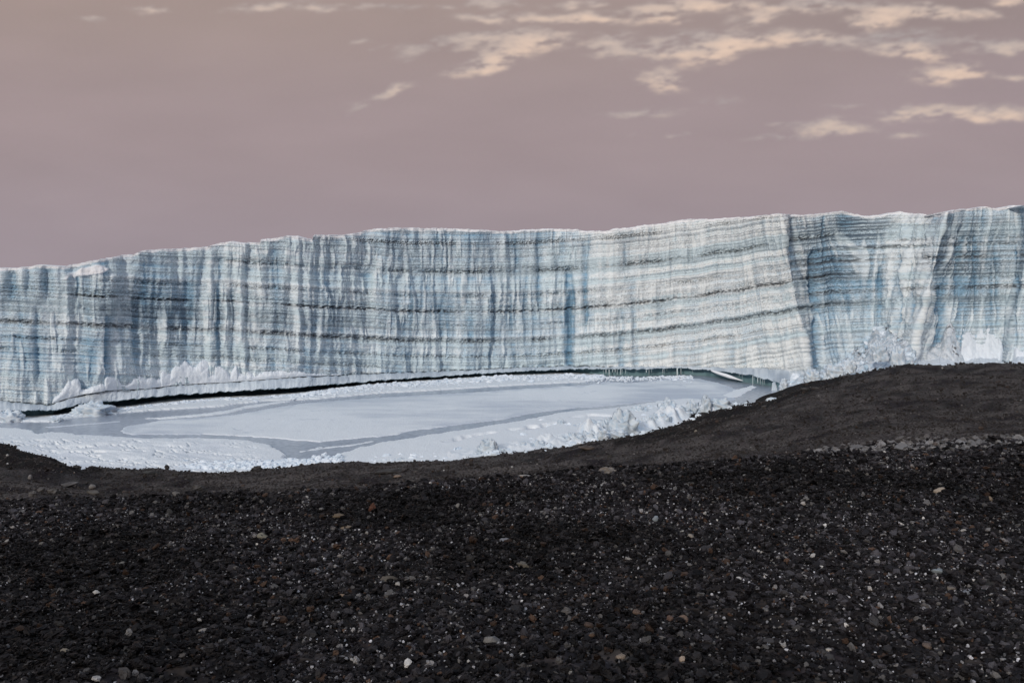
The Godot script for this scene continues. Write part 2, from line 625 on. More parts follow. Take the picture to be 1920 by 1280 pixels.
const SNOW_SLIVER := [[560, 846], [600, 838], [650, 834], [700, 826], [703, 828], [654, 837], [604, 842], [562, 849]]
const SNOW_PLATE := [[1352, 742], [1372, 733], [1395, 727], [1412, 722], [1418, 726], [1402, 735], [1385, 744], [1366, 748]]
const RIDGE := [[870, 862], [915, 855], [985, 843], [1060, 833], [1130, 824], [1180, 812], [1240, 796], [1290, 781], [1330, 777], [1385, 764]]
const CRACKS := [[[962, 812], [990, 810], [998, 805], [1012, 806], [1026, 802], [1042, 800]], [[842, 834], [862, 828], [880, 824], [900, 821], [918, 818]], [[640, 831], [760, 817], [785, 814]], [[1080, 788], [1110, 784], [1160, 787]]]


func snow_sheet(called: String, label: String, pts: Array, thick: float, u0: float, u1: float, v0: float, v1: float, su: float, sv: float, mat: Material, style: int) -> void:
	var poly := lake_poly(pts)
	var nu := int((u1 - u0) / su) + 1
	var nv := int((v1 - v0) / sv) + 1
	var pos := PackedVector3Array()
	var col := PackedColorArray()
	var keep := PackedByteArray()
	pos.resize(nu * nv)
	col.resize(nu * nv)
	keep.resize(nu * nv)
	var near := PackedFloat32Array()
	near.resize(nu * nv)
	var cracks := []
	var ridge := lake_poly(RIDGE)
	if style == 2:
		for c in CRACKS:
			cracks.append(lake_poly(c))
	for i in nu:
		var u := u0 + su * i
		for j in nv:
			var v := v0 + sv * j
			var p := on_lake(u, v)
			var e := edge_distance(poly, p)
			var wob := n_rough.get_noise_2d(p.x * 1.2, p.y * 0.6)
			e += 0.35 * wob + 0.15 * n_fine.get_noise_2d(p.x * 0.6, p.y * 0.4)
			near[i * nv + j] = e
			var y := -0.12 + (thick + 0.12) * smoothstep(-0.12, 0.22, e)
			var n1 := n_rough.get_noise_2d(p.x * 0.5, p.y * 0.22)
			var n2 := n_fine.get_noise_2d(p.x * 0.35, p.y * 0.18)
			y += smoothstep(0.1, 1.0, e) * (0.05 * n1 + 0.02 * n2)
			var c := Vector3(0.79, 0.845, 0.895)
			if style == 1:
				# wind-thinned snow: the ice shows through in streaks
				var thin := clampf(0.22 + 1.1 * n_big.get_noise_2d(p.x * 0.5 + 11.0, p.y * 0.55) + 0.5 * n_rough.get_noise_2d(p.x * 0.14, p.y * 0.5) + 0.25 * n_fine.get_noise_2d(p.x * 0.12, p.y * 0.3), 0.0, 1.0)
				thin = maxf(thin, 0.75 * smoothstep(2.6, 0.2, e + 2.0 * n1) * float(v < 800.0 or u < 380.0))
				thin = clampf(thin + 0.5 * smoothstep(1120.0, 1190.0, u) * clampf(0.55 + 1.6 * n_rough.get_noise_2d(p.x * 0.08, p.y * 0.3), 0.0, 1.0), 0.0, 1.0)
				var seam := n_big.get_noise_2d(p.x * 0.9 + 300.0, p.y * 2.2)
				var hair := smoothstep(0.016, 0.004, absf(seam)) * smoothstep(0.0, 0.25, n_rough.get_noise_2d(p.x * 0.1, p.y * 0.2 + 50.0))
				thin = maxf(thin, 0.9 * hair)
				y -= 0.05 * hair
				c = c.lerp(Vector3(0.47, 0.54, 0.64), thin * 0.8)
			if style == 2:
				# the shelf at the near shore: ripples and crusts, roughest on the left and along the bank
				var ruf := smoothstep(560.0, 330.0, u) * smoothstep(812.0, 845.0, v)
				var rip := n_rough.get_noise_2d(p.x * 0.22 + p.y * 0.12, p.y * 0.55)
				var rip2 := n_fine.get_noise_2d(p.x * 0.3, p.y * 0.4)
				y += ruf * smoothstep(0.0, 1.0, e) * (0.30 + 0.22 * rip + 0.07 * rip2 + 0.35 * n_big.get_noise_2d(p.x * 1.5, p.y * 1.5))
				y -= ruf * 0.4 * smoothstep(0.035, 0.0, absf(rip + 0.3 * rip2)) * smoothstep(0.5, 1.5, e)
				y += 0.25 * smoothstep(0.0, 5.0, e) * smoothstep(600.0, 900.0, u)
				c = c.lerp(Vector3(0.60, 0.66, 0.76), 0.45 * ruf * clampf(0.2 - 1.5 * rip, 0.0, 1.0))
				if u > 840.0:
					var rd := 1e9
					for s in ridge.size() - 1:
						var a: Vector2 = ridge[s]
						var ab := ridge[s + 1] - a
						rd = minf(rd, p.distance_to(a + ab * clampf((p - a).dot(ab) / ab.length_squared(), 0.0, 1.0)))
					var hump := exp(-rd * rd / 2.6) * (0.25 + 0.75 * smoothstep(960.0, 1100.0, u) * smoothstep(1330.0, 1260.0, u))
					var blk := n_rib.get_noise_2d(p.x * 0.7, p.y * 0.45)
					var blk2 := n_fine.get_noise_2d(p.x * 0.6, p.y * 0.3)
					y += hump * maxf(0.0, 0.6 + 1.0 * blk + 0.45 * blk2 + 0.9 * n1)
					c = c.lerp(Vector3(0.44, 0.57, 0.71), clampf(hump * (0.1 - 1.5 * blk2 - 0.8 * blk), 0.0, 0.75))
				for k in cracks:
					for s in k.size() - 1:
						var a: Vector2 = k[s]
						var b: Vector2 = k[s + 1]
						var ab := b - a
						var t := clampf((p - a).dot(ab) / ab.length_squared(), 0.0, 1.0)
						var dd := p.distance_to(a + ab * t)
						if dd < 0.8:
							y -= 0.38 * smoothstep(0.8, 0.1, dd)
			pos[i * nv + j] = Vector3(p.x, y, -p.y)
			col[i * nv + j] = Color(c.x, c.y, c.z)
	for i in nu - 1:
		for j in nv - 1:
			var a := i * nv + j
			if maxf(maxf(near[a], near[a + 1]), maxf(near[a + nv], near[a + nv + 1])) > -0.5:
				keep[a] = 1
	var o := place(sheet(nu, nv, pos, col, keep, true), mat, called)
	o.set_meta("kind", "structure")
	tag(o, label, "")


func make_lake() -> void:
	# bare lake ice: a clouded sheet, slightly glossy
	var nu := 160
	var nv := 120
	var pos := PackedVector3Array()
	var col := PackedColorArray()
	pos.resize(nu * nv)
	col.resize(nu * nv)
	for i in nu:
		for j in nv:
			var x := -95.0 + 175.0 * i / (nu - 1)
			var d := 58.0 + 100.0 * j / (nv - 1)
			var n := n_big.get_noise_2d(x * 0.8, d * 0.8) + 0.5 * n_rough.get_noise_2d(x * 0.2, d * 0.4)
			var c := Vector3(0.33, 0.385, 0.475).lerp(Vector3(0.43, 0.485, 0.575), clampf(0.5 + n, 0.0, 1.0))
			pos[i * nv + j] = Vector3(x, 0.0, -d)
			col[i * nv + j] = Color(c.x, c.y, c.z)
	var ice := matter(0.24, 0.5)
	grain(ice, 0.12, 0.02, 0.6, 302, 0.86, 1.06)
	var o := place(sheet(nu, nv, pos, col, PackedByteArray(), false), ice, "lake_ice")
	o.set_meta("kind", "structure")
	tag(o, "bare grey-blue ice of the frozen lake", "")
	var snow := matter(0.8, 0.3)
	grain(snow, 0.35, 0.03, 5.0, 303, 0.9, 1.05)
	snow_sheet("lake_snow", "wide thin snow cover lying on the middle of the lake", SNOW_WIDE, 0.07, 205, 1400, 705, 832, 2.6, 0.9, snow, 1)
	snow_sheet("shore_snow", "thick white snow along the near shore of the lake", SNOW_SHORE, 0.14, -260, 1410, 744, 926, 2.2, 1.0, snow, 2)
	snow_sheet("edge_snow", "strip of snow along the dark gap under the ice wall", SNOW_STRIP, 0.16, -260, 1140, 696, 796, 2.4, 0.8, snow, 0)
	snow_sheet("drifted_snow_line", "thin line of snow drifted across the bare ice", SNOW_LINE, 0.1, 255, 552, 746, 790, 1.6, 0.7, snow, 0)
	snow_sheet("drifted_snow_line", "faint wisp of snow on the bare ice at the left of the lake", SNOW_WISP, 0.03, 78, 236, 784, 808, 1.6, 0.6, snow, 1)
	snow_sheet("drifted_snow_line", "faint sliver of snow on the bare ice pool near the shore", SNOW_SLIVER, 0.03, 550, 712, 820, 854, 1.8, 0.7, snow, 1)
	snow_sheet("snow_plate", "small plate of snow by the lake's far corner", SNOW_PLATE, 0.08, 1345, 1424, 716, 752, 1.5, 0.7, snow, 0)


# ---------------------------------------------------------------- the glacier

const TOP := [[-300, 520], [-120, 508], [0, 503], [30, 503], [60, 499], [76, 496], [90, 499], [118, 500], [140, 496], [165, 490], [200, 484], [232, 478], [246, 478], [254, 473], [264, 470], [300, 468], [340, 466], [385, 463], [410, 456], [432, 453], [452, 455], [462, 455], [486, 455], [488, 449], [512, 447], [540, 442], [556, 443], [572, 448], [584, 449], [587, 441], [640, 441], [668, 437], [690, 431], [712, 429], [740, 427], [800, 428], [860, 429], [905, 431], [940, 434], [980, 431], [1030, 429], [1078, 430], [1100, 433], [1140, 433], [1152, 429], [1180, 427], [1210, 422], [1240, 420], [1262, 415], [1290, 411], [1330, 411], [1360, 409], [1400, 407], [1440, 403], [1462, 400], [1478, 402], [1500, 403], [1530, 402], [1560, 398], [1580, 396], [1600, 400], [1622, 405], [1650, 404], [1668, 400], [1690, 397], [1712, 400], [1740, 402], [1762, 402], [1776, 398], [1800, 393], [1830, 390], [1848, 387], [1860, 391], [1872, 391], [1900, 386], [1925, 385], [2050, 378], [2240, 380]]
const LIP := [[-300, 768], [0, 770], [40, 769], [100, 768], [150, 757], [200, 752], [260, 746], [320, 740], [400, 735], [450, 732], [560, 725], [640, 719], [700, 714], [780, 708], [870, 702], [960, 696], [1060, 692], [1130, 691], [1200, 692], [1280, 689], [1330, 694], [1380, 698], [1410, 703], [1440, 711], [1462, 722], [1490, 742], [2240, 745]]
const GAP := [[-300, 790], [0, 787], [60, 786], [100, 783], [160, 774], [240, 766], [320, 756], [420, 748], [480, 746], [560, 740], [640, 729], [700, 723], [780, 717], [870, 711], [960, 706], [1060, 703], [1130, 705], [1200, 707], [1280, 704], [1320, 706], [1380, 717], [1420, 723], [1450, 728], [1500, 733], [2240, 735]]
const LEDGE := [[-300, 750], [0, 752], [60, 757], [90, 760], [120, 749], [157, 740], [200, 733], [280, 729], [330, 721], [430, 716], [500, 711], [560, 706], [640, 703], [800, 697], [900, 693], [960, 689], [1060, 686], [1130, 688], [1280, 687], [1340, 688], [1440, 690], [1520, 694], [1600, 700], [2240, 705]]
const FACE := [[-300, 92], [0, 101.5], [100, 103], [160, 105], [240, 109], [320, 113.5], [420, 117.5], [560, 122.5], [640, 128], [700, 132], [780, 136], [870, 139.5], [960, 144], [1060, 146.5], [1130, 145], [1200, 144.5], [1280, 143.5], [1350, 141.5], [1420, 139], [1470, 136.5], [1510, 134.2], [1519, 134.0], [1526, 135.6], [1536, 138.0], [1560, 139.6], [1600, 141], [1640, 141.5], [1670, 140], [1700, 136.5], [1725, 132], [1738, 129.5], [1744, 129.8], [1750, 132.5], [1770, 135.6], [1800, 137], [1850, 137.5], [1885, 137], [1897, 135], [1903, 132.6], [1908, 131.8], [1930, 131], [2000, 131], [2060, 128], [2240, 122]]
# one layer of dirt followed along the wall; the others run beside it
const LAYER := [[-300, 536], [0, 547], [120, 552], [200, 556], [300, 561], [400, 564], [500, 569], [640, 578], [760, 583], [870, 586], [960, 584], [1060, 580], [1130, 574], [1200, 568], [1280, 559], [1360, 547], [1450, 533], [1520, 521], [1580, 514], [1700, 510], [1800, 507], [1900, 505], [2240, 498]]
# offset from that layer, half thickness, strength, notch in metres, from u, to u, speckled share
const BANDS := [
	[-128, 2.6, 0.95, 0.30, 600, 1460, 0.9], [-103, 1.3, 0.55, 0.08, 640, 1060, 0.5], [-92, 1.2, 0.45, 0.08, 560, 1000, 0.4],
	[-82, 1.6, 0.75, 0.12, 440, 1050, 0.4], [-75, 2.4, 1.0, 0.40, 420, 1600, 0.55], [-36, 1.2, 0.4, 0.05, 180, 1000, 0.4],
	[-30, 2.2, 0.85, 0.22, 180, 1560, 0.8], [-17, 1.0, 0.6, 0.06, 200, 1300, 0.3], [-9, 1.6, 0.7, 0.12, -300, 1520, 0.9],
	[0, 1.9, 1.1, 0.34, -300, 1600, 0.2], [11, 1.2, 0.4, 0.05, 200, 1250, 0.6], [25, 1.3, 0.75, 0.12, 150, 1500, 0.25], [33, 1.0, 0.4, 0.05, 0, 900, 0.5],
	[43, 1.1, 0.45, 0.06, 0, 760, 0.6], [55, 2.3, 1.0, 0.34, -300, 1620, 0.4], [84, 2.0, 0.85, 0.28, -300, 1520, 0.65], [106, 2.2, 0.7, 0.25, -300, 760, 0.9], [120, 1.5, 0.5, 0.1, 420, 700, 0.7],
	[-60, 2.0, 0.8, 0.2, 1500, 2240, 0.3], [-48, 1.6, 0.9, 0.2, 1500, 2240, 0.1], [-26, 2.0, 1.0, 0.28, 1500, 2240, 0.1], [-14, 1.5, 0.7, 0.1, 1500, 2240, 0.3], [14, 1.6, 0.7, 0.15, 1500, 2240, 0.3],
	[32, 2.4, 1.0, 0.25, 1500, 2240, 0.3], [46, 1.6, 0.6, 0.1, 1500, 2240, 0.3], [-88, 2.0, 0.6, 0.1, 1500, 2240, 0.5],
]
# bearing, from v, to v, half width, strength: clear blue (negative) or white refrozen (positive) runnels, cut or raised
const RUNNELS := [
	[1067, 505, 690, 8, -1.5], [1075, 540, 640, 2.5, -0.8], [1097, 445, 612, 6, -1.2], [1012, 450, 575, 6, -0.9], [970, 450, 520, 6, -0.8], [987, 520, 580, 5, -0.6], [1050, 450, 505, 12, -0.6],
	[1165, 580, 690, 6, -0.9], [1188, 575, 630, 5, -0.7], [1195, 620, 690, 7, -0.5], [1172, 455, 500, 4, -0.7], [1190, 515, 570, 6, -0.6], [1240, 565, 600, 10, -0.4],
	[925, 540, 690, 7, -0.7], [880, 590, 640, 6, -0.5], [800, 500, 550, 6, -0.5], [748, 515, 560, 8, -0.6], [690, 505, 545, 7, -0.6], [655, 505, 545, 5, -0.5],
	[745, 440, 500, 8, -0.5], [708, 455, 500, 6, -0.4], [860, 480, 560, 5, -0.4], [833, 610, 690, 8, -0.4],
	[20, 500, 560, 9, -0.7], [52, 500, 560, 8, -0.8], [90, 500, 560, 11, -0.8], [68, 580, 720, 7, -0.6], [40, 540, 600, 10, -0.3], [255, 560, 700, 10, -0.6], [200, 600, 690, 6, -0.6], [162, 570, 640, 8, -0.3], [145, 520, 560, 3, -1.2],
	[410, 540, 690, 5, -0.7], [437, 540, 680, 5, -0.6], [465, 540, 690, 6, -0.5], [350, 520, 690, 12, -0.5], [520, 470, 540, 16, -0.5], [610, 500, 545, 12, -0.5], [380, 490, 560, 8, -0.4], [415, 470, 540, 6, -0.4], [462, 480, 540, 4, -0.4],
	[1490, 400, 520, 18, -0.9], [1528, 470, 560, 9, -1.3], [1545, 400, 500, 2.4, -1.6], [1536, 560, 690, 12, -0.8], [1570, 440, 560, 12, -0.4], [1590, 400, 440, 20, -0.7],
	[1765, 480, 640, 10, -0.9], [1800, 430, 590, 9, -0.7], [1830, 430, 590, 5, -0.6], [1870, 440, 620, 8, -0.6], [1650, 500, 620, 5, -0.6], [1690, 470, 600, 3, -0.9], [1712, 480, 590, 2, -1.2], [1905, 460, 640, 3, -0.9],
	[393, 470, 690, 8, 1.0], [424, 460, 700, 7, 0.9], [451, 450, 690, 8, 1.0], [490, 445, 560, 9, 0.7], [478, 570, 700, 6, 0.6], [556, 440, 690, 9, 0.9], [575, 460, 600, 6, 0.4], [330, 590, 690, 4, 0.4],
	[145, 560, 660, 4, 0.9], [191, 590, 705, 4, 0.9], [266, 565, 690, 4, 0.9], [82, 545, 600, 10, 0.6], [120, 550, 650, 12, 0.5], [305, 600, 680, 3, 0.5], [240, 470, 540, 10, 0.3], [215, 620, 700, 9, 0.4], [90, 640, 750, 5, 0.6], [30, 560, 730, 10, 0.3],
	[662, 510, 700, 5, 0.4], [725, 440, 500, 10, 0.5], [785, 580, 700, 8, 0.5], [815, 600, 700, 6, 0.7], [860, 600, 690, 5, 0.6], [945, 440, 700, 10, 0.6], [868, 500, 580, 8, 0.4], [760, 500, 545, 4, 0.7], [845, 480, 545, 6, 0.4],
	[1030, 460, 690, 14, 0.4], [1085, 520, 680, 6, 0.5], [1120, 440, 690, 12, 0.7], [1145, 430, 560, 8, 0.8], [1180, 600, 690, 6, 0.5], [1225, 440, 690, 8, 0.4], [1250, 600, 690, 10, 0.5], [1320, 640, 690, 6, 0.8], [1350, 630, 690, 8, 0.7], [1385, 630, 690, 6, 0.8], [1412, 640, 690, 8, 0.6], [1440, 600, 690, 8, 0.6], [1475, 640, 690, 8, 0.7], [1508, 620, 690, 8, 0.8], [1400, 470, 520, 8, 0.6], [1470, 400, 470, 8, 0.8], [1330, 480, 520, 8, 0.5],
	[1514, 480, 590, 3, 0.5], [1545, 560, 690, 4, 0.7], [1575, 600, 690, 4, 0.6], [1598, 580, 660, 4, 0.6], [1640, 480, 620, 5, 0.8], [1668, 430, 600, 8, 0.9], [1700, 420, 600, 9, 1.0], [1728, 420, 560, 10, 1.1], [1745, 410, 480, 9, 0.8], [1738, 500, 640, 8, 1.0], [1720, 580, 690, 10, 0.9],
	[1780, 420, 480, 4, 0.7], [1845, 430, 500, 5, 0.8], [1825, 550, 610, 3, 0.9], [1842, 550, 610, 3, 0.8], [1866, 480, 600, 3, 0.9], [1875, 400, 470, 6, 0.6], [1912, 430, 480, 6, 0.7], [1895, 540, 690, 6, 1.0], [1780, 560, 640, 4, 0.5],
]
# bearing, v, reach across, reach down, how dirty the fine layers are there
const DIRTY := [[320, 590, 120, 45, 0.75], [560, 590, 120, 42, 0.55], [40, 550, 90, 22, 0.6], [240, 545, 60, 40, 0.4], [780, 590, 220, 30, 0.3], [760, 475, 160, 30, 0.35], [1535, 500, 40, 55, 0.8], [1590, 505, 60, 70, 0.75], [1570, 425, 70, 30, 0.7], [1830, 495, 75, 60, 1.0], [1830, 560, 70, 30, 0.5], [1640, 430, 40, 30, 0.4], [1360, 560, 170, 140, -0.12], [1150, 520, 120, 150, -0.12], [1700, 520, 45, 120, -0.6], [800, 530, 300, 15, -0.4], [600, 660, 400, 20, -0.25], [1910, 560, 30, 110, -0.2], [960, 440, 160, 10, 0.3], [100, 690, 140, 50, -0.3]]


func prepare_wall() -> void:
	var run := 0.0
	var last := Vector2.ZERO
	for u in range(WU0, WU1 + 1):
		var d := smooth_tab(FACE, u)
		wall_depth.append(d)
		var p := Vector2((u - 960.0) / F * d, d)
		if u > WU0:
			run += p.distance_to(last)
		last = p
		wall_run.append(run)


func bend(u: float, v: float) -> float:
	# the two buttresses lean: their edges shift along the wall with height
	var a := 52.0 * clampf((690.0 - v) / 290.0, 0.0, 1.2) * smoothstep(1330.0, 1440.0, u) * smoothstep(1640.0, 1560.0, u)
	var b := lerpf(36.0, -34.0, clampf((v - 400.0) / 290.0, 0.0, 1.0)) * smoothstep(1620.0, 1700.0, u) * smoothstep(1880.0, 1800.0, u)
	var c := lerpf(22.0, -14.0, clampf((v - 440.0) / 240.0, 0.0, 1.0)) * smoothstep(1840.0, 1890.0, u) * smoothstep(2060.0, 1960.0, u)
	return u + a - b - c


func lut(arr: PackedFloat32Array, u: float) -> float:
	var x := clampf(u - WU0, 0.0, arr.size() - 1.001)
	var k := int(x)
	return lerpf(arr[k], arr[k + 1], x - k)


func face_depth(u: float, v: float) -> float:
	return lut(wall_depth, bend(u, v)) + 0.035 * maxf(0.0, 690.0 - v) * 0.5


func make_glacier() -> void:
	prepare_wall()
	var us := PackedFloat32Array()
	var u := float(WU0) + 2.0
	while u < WU1 - 2.0:
		us.append(u)
		u += 1.1 if u > -10.0 and u < 1930.0 else 3.5
	var nu := us.size()
	var under := 5          # rows of the undercut
	var rows := 320         # rows of the face
	var back := 10          # rows over the rim and on to the plateau
	var nv := under + rows + back
	var pos := PackedVector3Array()
	var col := PackedColorArray()
	pos.resize(nu * nv)
	col.resize(nu * nv)
	var blue := Vector3(0.25, 0.43, 0.59)
	var deep := Vector3(0.085, 0.17, 0.27)
	var white := Vector3(0.77, 0.86, 0.915)
	var cream := Vector3(0.775, 0.825, 0.845)
	var dirt := Vector3(0.040, 0.043, 0.052)
	var snow := Vector3(0.84, 0.86, 0.90)
	for i in nu:
		u = us[i]
		var vtop := lin(TOP, u) + 1.2 * n_rib.get_noise_1d(u * 0.13) + 0.7 * n_fine.get_noise_1d(u * 0.2)
		var vlip := lin(LIP, u) + 2.2 * n_rib.get_noise_1d(u * 0.09 + 300.0) + 1.2 * n_fine.get_noise_1d(u * 0.12)
		var vgap := lin(GAP, u)
		var vledge := minf(lin(LEDGE, u) + 2.0 * n_rib.get_noise_1d(u * 0.11 + 77.0), vlip - 1.5)
		var vlayer := smooth_tab(LAYER, u) + 1.6 * n_rib.get_noise_1d(u * 0.02) 
		var dlip := lerpf(EYE * F / (vgap - LEVEL), lut(wall_depth, u), smoothstep(1446.0, 1490.0, u))
		var creamy := smoothstep(1040.0, 1180.0, u) * smoothstep(1540.0, 1500.0, u) + 0.55 * smoothstep(1640.0, 1690.0, u) * smoothstep(1760.0, 1740.0, u) + 0.25 * smoothstep(360.0, 400.0, u) * smoothstep(580.0, 520.0, u)
		var near_bands := []
		for b in BANDS:
			if u > b[4] - 40.0 and u < b[5] + 40.0:
				near_bands.append([b[0], b[1], b[2] * smoothstep(b[4] - 40.0, b[4] + 40.0, u) * smoothstep(b[5] + 40.0, b[5] - 40.0, u), b[3], b[6]])
		var near_runs := []
		for r in RUNNELS:
			if absf(u - r[0]) < r[3] * 3.0 + 8.0:
				near_runs.append(r)
		var near_dirt := []
		for q in DIRTY:
			if absf(u - q[0]) < q[2] * 2.6:
				near_dirt.append(q)
		var rim := Vector3.ZERO
		var rim_n := Vector3(0, 0, 1)
		for j in range(under, under + rows):
			var q := float(j - under) / (rows - 1)
			var v := lerpf(vlip, vtop, q)
			var ub := bend(u, v)
			var df := lut(wall_depth, ub)
			var slope := (lut(wall_depth, ub + 2.0) - lut(wall_depth, ub - 2.0)) * 0.25
			var run := lut(wall_run, ub)
			var d := df + 0.0175 * maxf(0.0, 690.0 - v)
			var on_ledge := 0.0
			if v > vledge:
				var e := (v - vledge) / maxf(1.0, vlip - vledge)
				d = lerpf(d, dlip, pow(e, 0.6))
				on_ledge = smoothstep(0.0, 0.12, e)
			var p := at(u, v, d)
			var tx := (d + (u - 960.0) * slope) / F
			var n2 := Vector2(slope, tx).normalized()
			var nn := Vector3(n2.x, 0.0, n2.y)
			var y := p.y
			var w := v - vlayer
			# runnels
			var runs := 0.0
			var cut := 0.0
			for r in near_runs:
				var du: float = (u + 4.0 * n_streak.get_noise_2d(r[0], v * 0.05) - r[0]) / r[3]
				var g: float = exp(-du * du * 1.2) * smoothstep(r[1] - 14.0, r[1] + 14.0, v) * smoothstep(r[2] + 18.0, r[2] - 14.0, v)
				runs += g * r[4]
				cut += g * r[4] * minf(1.0, r[3] / 9.0)
			# flutes, ribs, layers, crust
			var st := n_streak.get_noise_2d(run, y * 0.09)
			var st2 := n_streak_fine.get_noise_2d(run, y * 0.13 + 20.0)
			var drip := smoothstep(0.08, 0.36, n_streak_fine.get_noise_2d(run * 0.75 + 90.0, y * 0.10) + 0.25 * st2) * clampf(0.55 + 1.5 * n_big.get_noise_2d(run * 1.5 + 33.0, y * 2.0), 0.0, 1.0)
			var fl := n_flute.get_noise_2d(run, y * 0.22)
			var rb := n_rib.get_noise_2d(run, y * 0.14 + 50.0)
			var body := 1.0 - 0.78 * on_ledge
			var rimmed := smoothstep(0.0, 0.05, 1.0 - q)
			var disp := body * (0.85 * (1.0 - 0.3 * creamy) * (absf(fl) - 0.2) + 0.34 * rb * (1.0 - 0.3 * creamy) + 0.07 * st2 + 0.22 * drip + (0.9 if cut < 0.0 else 0.45) * cut) * (0.5 + 0.5 * rimmed)
			var fine := n_fine.get_noise_3d(run * 0.6, y * 0.8, 3.0)
			var rough := n_rough.get_noise_3d(run * 0.9, y * 1.1, 0.0)
			disp += 0.09 * fine + 0.16 * rough * (1.0 + 1.2 * float(u > 1640.0 and u < 1760.0))
			var layer := n_layer.get_noise_2d(w, run * 0.012)
			var layer2 := n_layer_fine.get_noise_2d(w, run * 0.02 + 40.0)
			disp += body * (0.11 * layer2 + 0.13 * layer) * (1.0 - 0.7 * smoothstep(1690.0, 1720.0, u) * smoothstep(1800.0, 1770.0, u)) * (0.5 + clampf(0.6 + 1.6 * n_big.get_noise_2d(run * 0.8 + 70.0, w * 0.4), 0.0, 1.2))
			# how white the ice is, and how dirty
			var big := n_big.get_noise_2d(run, y * 1.4)
			var calm := 1.0 - 0.55 * creamy
			var k := 0.64 + 0.34 * layer2 + 0.45 * drip + calm * (0.45 * st + 0.22 * st2 + 0.35 * big) + 0.2 * rough + 0.42 * layer + 0.34 * creamy + 0.6 * runs
			var dens := 0.6
			for z in near_dirt:
				var ex: float = (u - z[0]) / z[2]
				var ey: float = (v - z[1]) / z[3]
				dens += z[4] * exp(-ex * ex - ey * ey)
			k -= 0.25 * maxf(0.0, dens - 0.6)
			var c := blue.lerp(white.lerp(cream, creamy), clampf(k, 0.0, 1.0))
			c = c.lerp(Vector3(0.55, 0.69, 0.76), 0.75 * smoothstep(0.02, 0.35, n_layer.get_noise_2d(w * 0.35 + 200.0, run * 0.03) + 0.4 * big + 0.25 * st2) * clampf(k, 0.0, 1.0))
			if k < 0.0:
				c = c.lerp(deep, clampf(-k * 1.1, 0.0, 0.85))
			var speck := n_speck.get_noise_2d(run * 0.8, w * 0.16)
			var speck2 := n_speck.get_noise_2d(run * 2.2 + 60.0, w * 0.4)
			var cover := clampf(1.0 - 0.6 * clampf(runs + 0.7 * st + 0.2, 0.0, 1.0) - 0.5 * drip, 0.12, 1.0)
			var dark := clampf(dens, 0.0, 1.3) * smoothstep(0.04, 0.30, layer2 + 0.22 * speck2) * 0.78 * cover
			dark = maxf(dark, clampf(dens, 0.0, 1.2) * smoothstep(0.10, 0.42, layer + 0.2 * speck) * 0.55 * cover)
			# loose flecks of grit in the layers
			dark = maxf(dark, 0.8 * cover * smoothstep(0.30, 0.52, speck2 + 0.5 * layer + 0.25 * dens - 0.12))
			# the fine layers are blue-grey silty ice, the thick bands black grit
			c = c.lerp(Vector3(0.075, 0.125, 0.18), clampf(dark, 0.0, 0.95) * (1.0 - on_ledge * 0.9))
			dark *= 0.3
			for b in near_bands:
				if absf(w - b[0]) > 9.0:
					continue
				var pres := clampf(0.75 + 1.5 * n_streak.get_noise_2d(run * 0.3, b[0] * 7.0), 0.0, 1.0)
				var dw: float = (w - b[0] + 1.8 * speck + 1.2 * layer) / (b[1] * (0.85 + 1.0 * pres))
				if absf(dw) < 3.2:
					var g := exp(-dw * dw * 0.9)
					var there: float = lerpf(smoothstep(-0.45, 0.15, speck), smoothstep(-0.05, 0.32, speck2 + 0.4 * speck), b[4])
					var s: float = b[2] * g * there * (0.45 + 0.55 * pres)
					dark = maxf(dark, s * (0.72 + 0.28 * cover))
					disp -= 1.35 * b[3] * b[2] * g * (0.3 + 0.7 * there) * pres * body
			if on_ledge > 0.0:
				c = c.lerp(Vector3(0.68, 0.755, 0.83), on_ledge * 0.8)
				c = c.lerp(Vector3(0.45, 0.53, 0.62), on_ledge * clampf(0.2 + 1.8 * rough + 0.8 * st2, 0.0, 0.8))
				dark *= 1.0 - on_ledge * 0.9
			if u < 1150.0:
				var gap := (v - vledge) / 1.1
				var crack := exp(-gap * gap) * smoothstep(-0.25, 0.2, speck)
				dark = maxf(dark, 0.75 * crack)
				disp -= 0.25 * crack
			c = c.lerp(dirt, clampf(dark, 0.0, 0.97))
			# snow on the rim
			var lid := smoothstep(5.5, 2.0, v - vtop + 3.0 * rough + 1.5 * st)
			c = c.lerp(snow, lid)
			# old snow patch lying in the notch near the left end of the rim
			if u > 95.0 and u < 240.0 and v < 540.0:
				var sp := exp(-pow((u - 165.0) / 48.0, 2.0) - pow((v - 508.0 + 0.16 * (u - 165.0)) / 12.0, 2.0)) + 0.35 * rough
				c = c.lerp(snow, smoothstep(0.40, 0.62, sp))
				disp += 0.3 * smoothstep(0.35, 0.7, sp)
			p += nn * disp
			pos[i * nv + j] = p
			col[i * nv + j] = Color(c.x, c.y, c.z)
			rim = p
			rim_n = nn
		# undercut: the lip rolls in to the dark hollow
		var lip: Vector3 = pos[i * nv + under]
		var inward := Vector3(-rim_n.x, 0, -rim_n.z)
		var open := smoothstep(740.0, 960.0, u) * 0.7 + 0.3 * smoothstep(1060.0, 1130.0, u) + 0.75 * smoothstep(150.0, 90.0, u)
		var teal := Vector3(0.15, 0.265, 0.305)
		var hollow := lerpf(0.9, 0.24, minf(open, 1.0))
		var prof := [[6.5, -1.2], [6.5, 0.25 * lip.y], [5.5, lip.y * 0.75], [2.0, lip.y * 0.93 + 0.02], [0.25, lip.y - 0.10]]
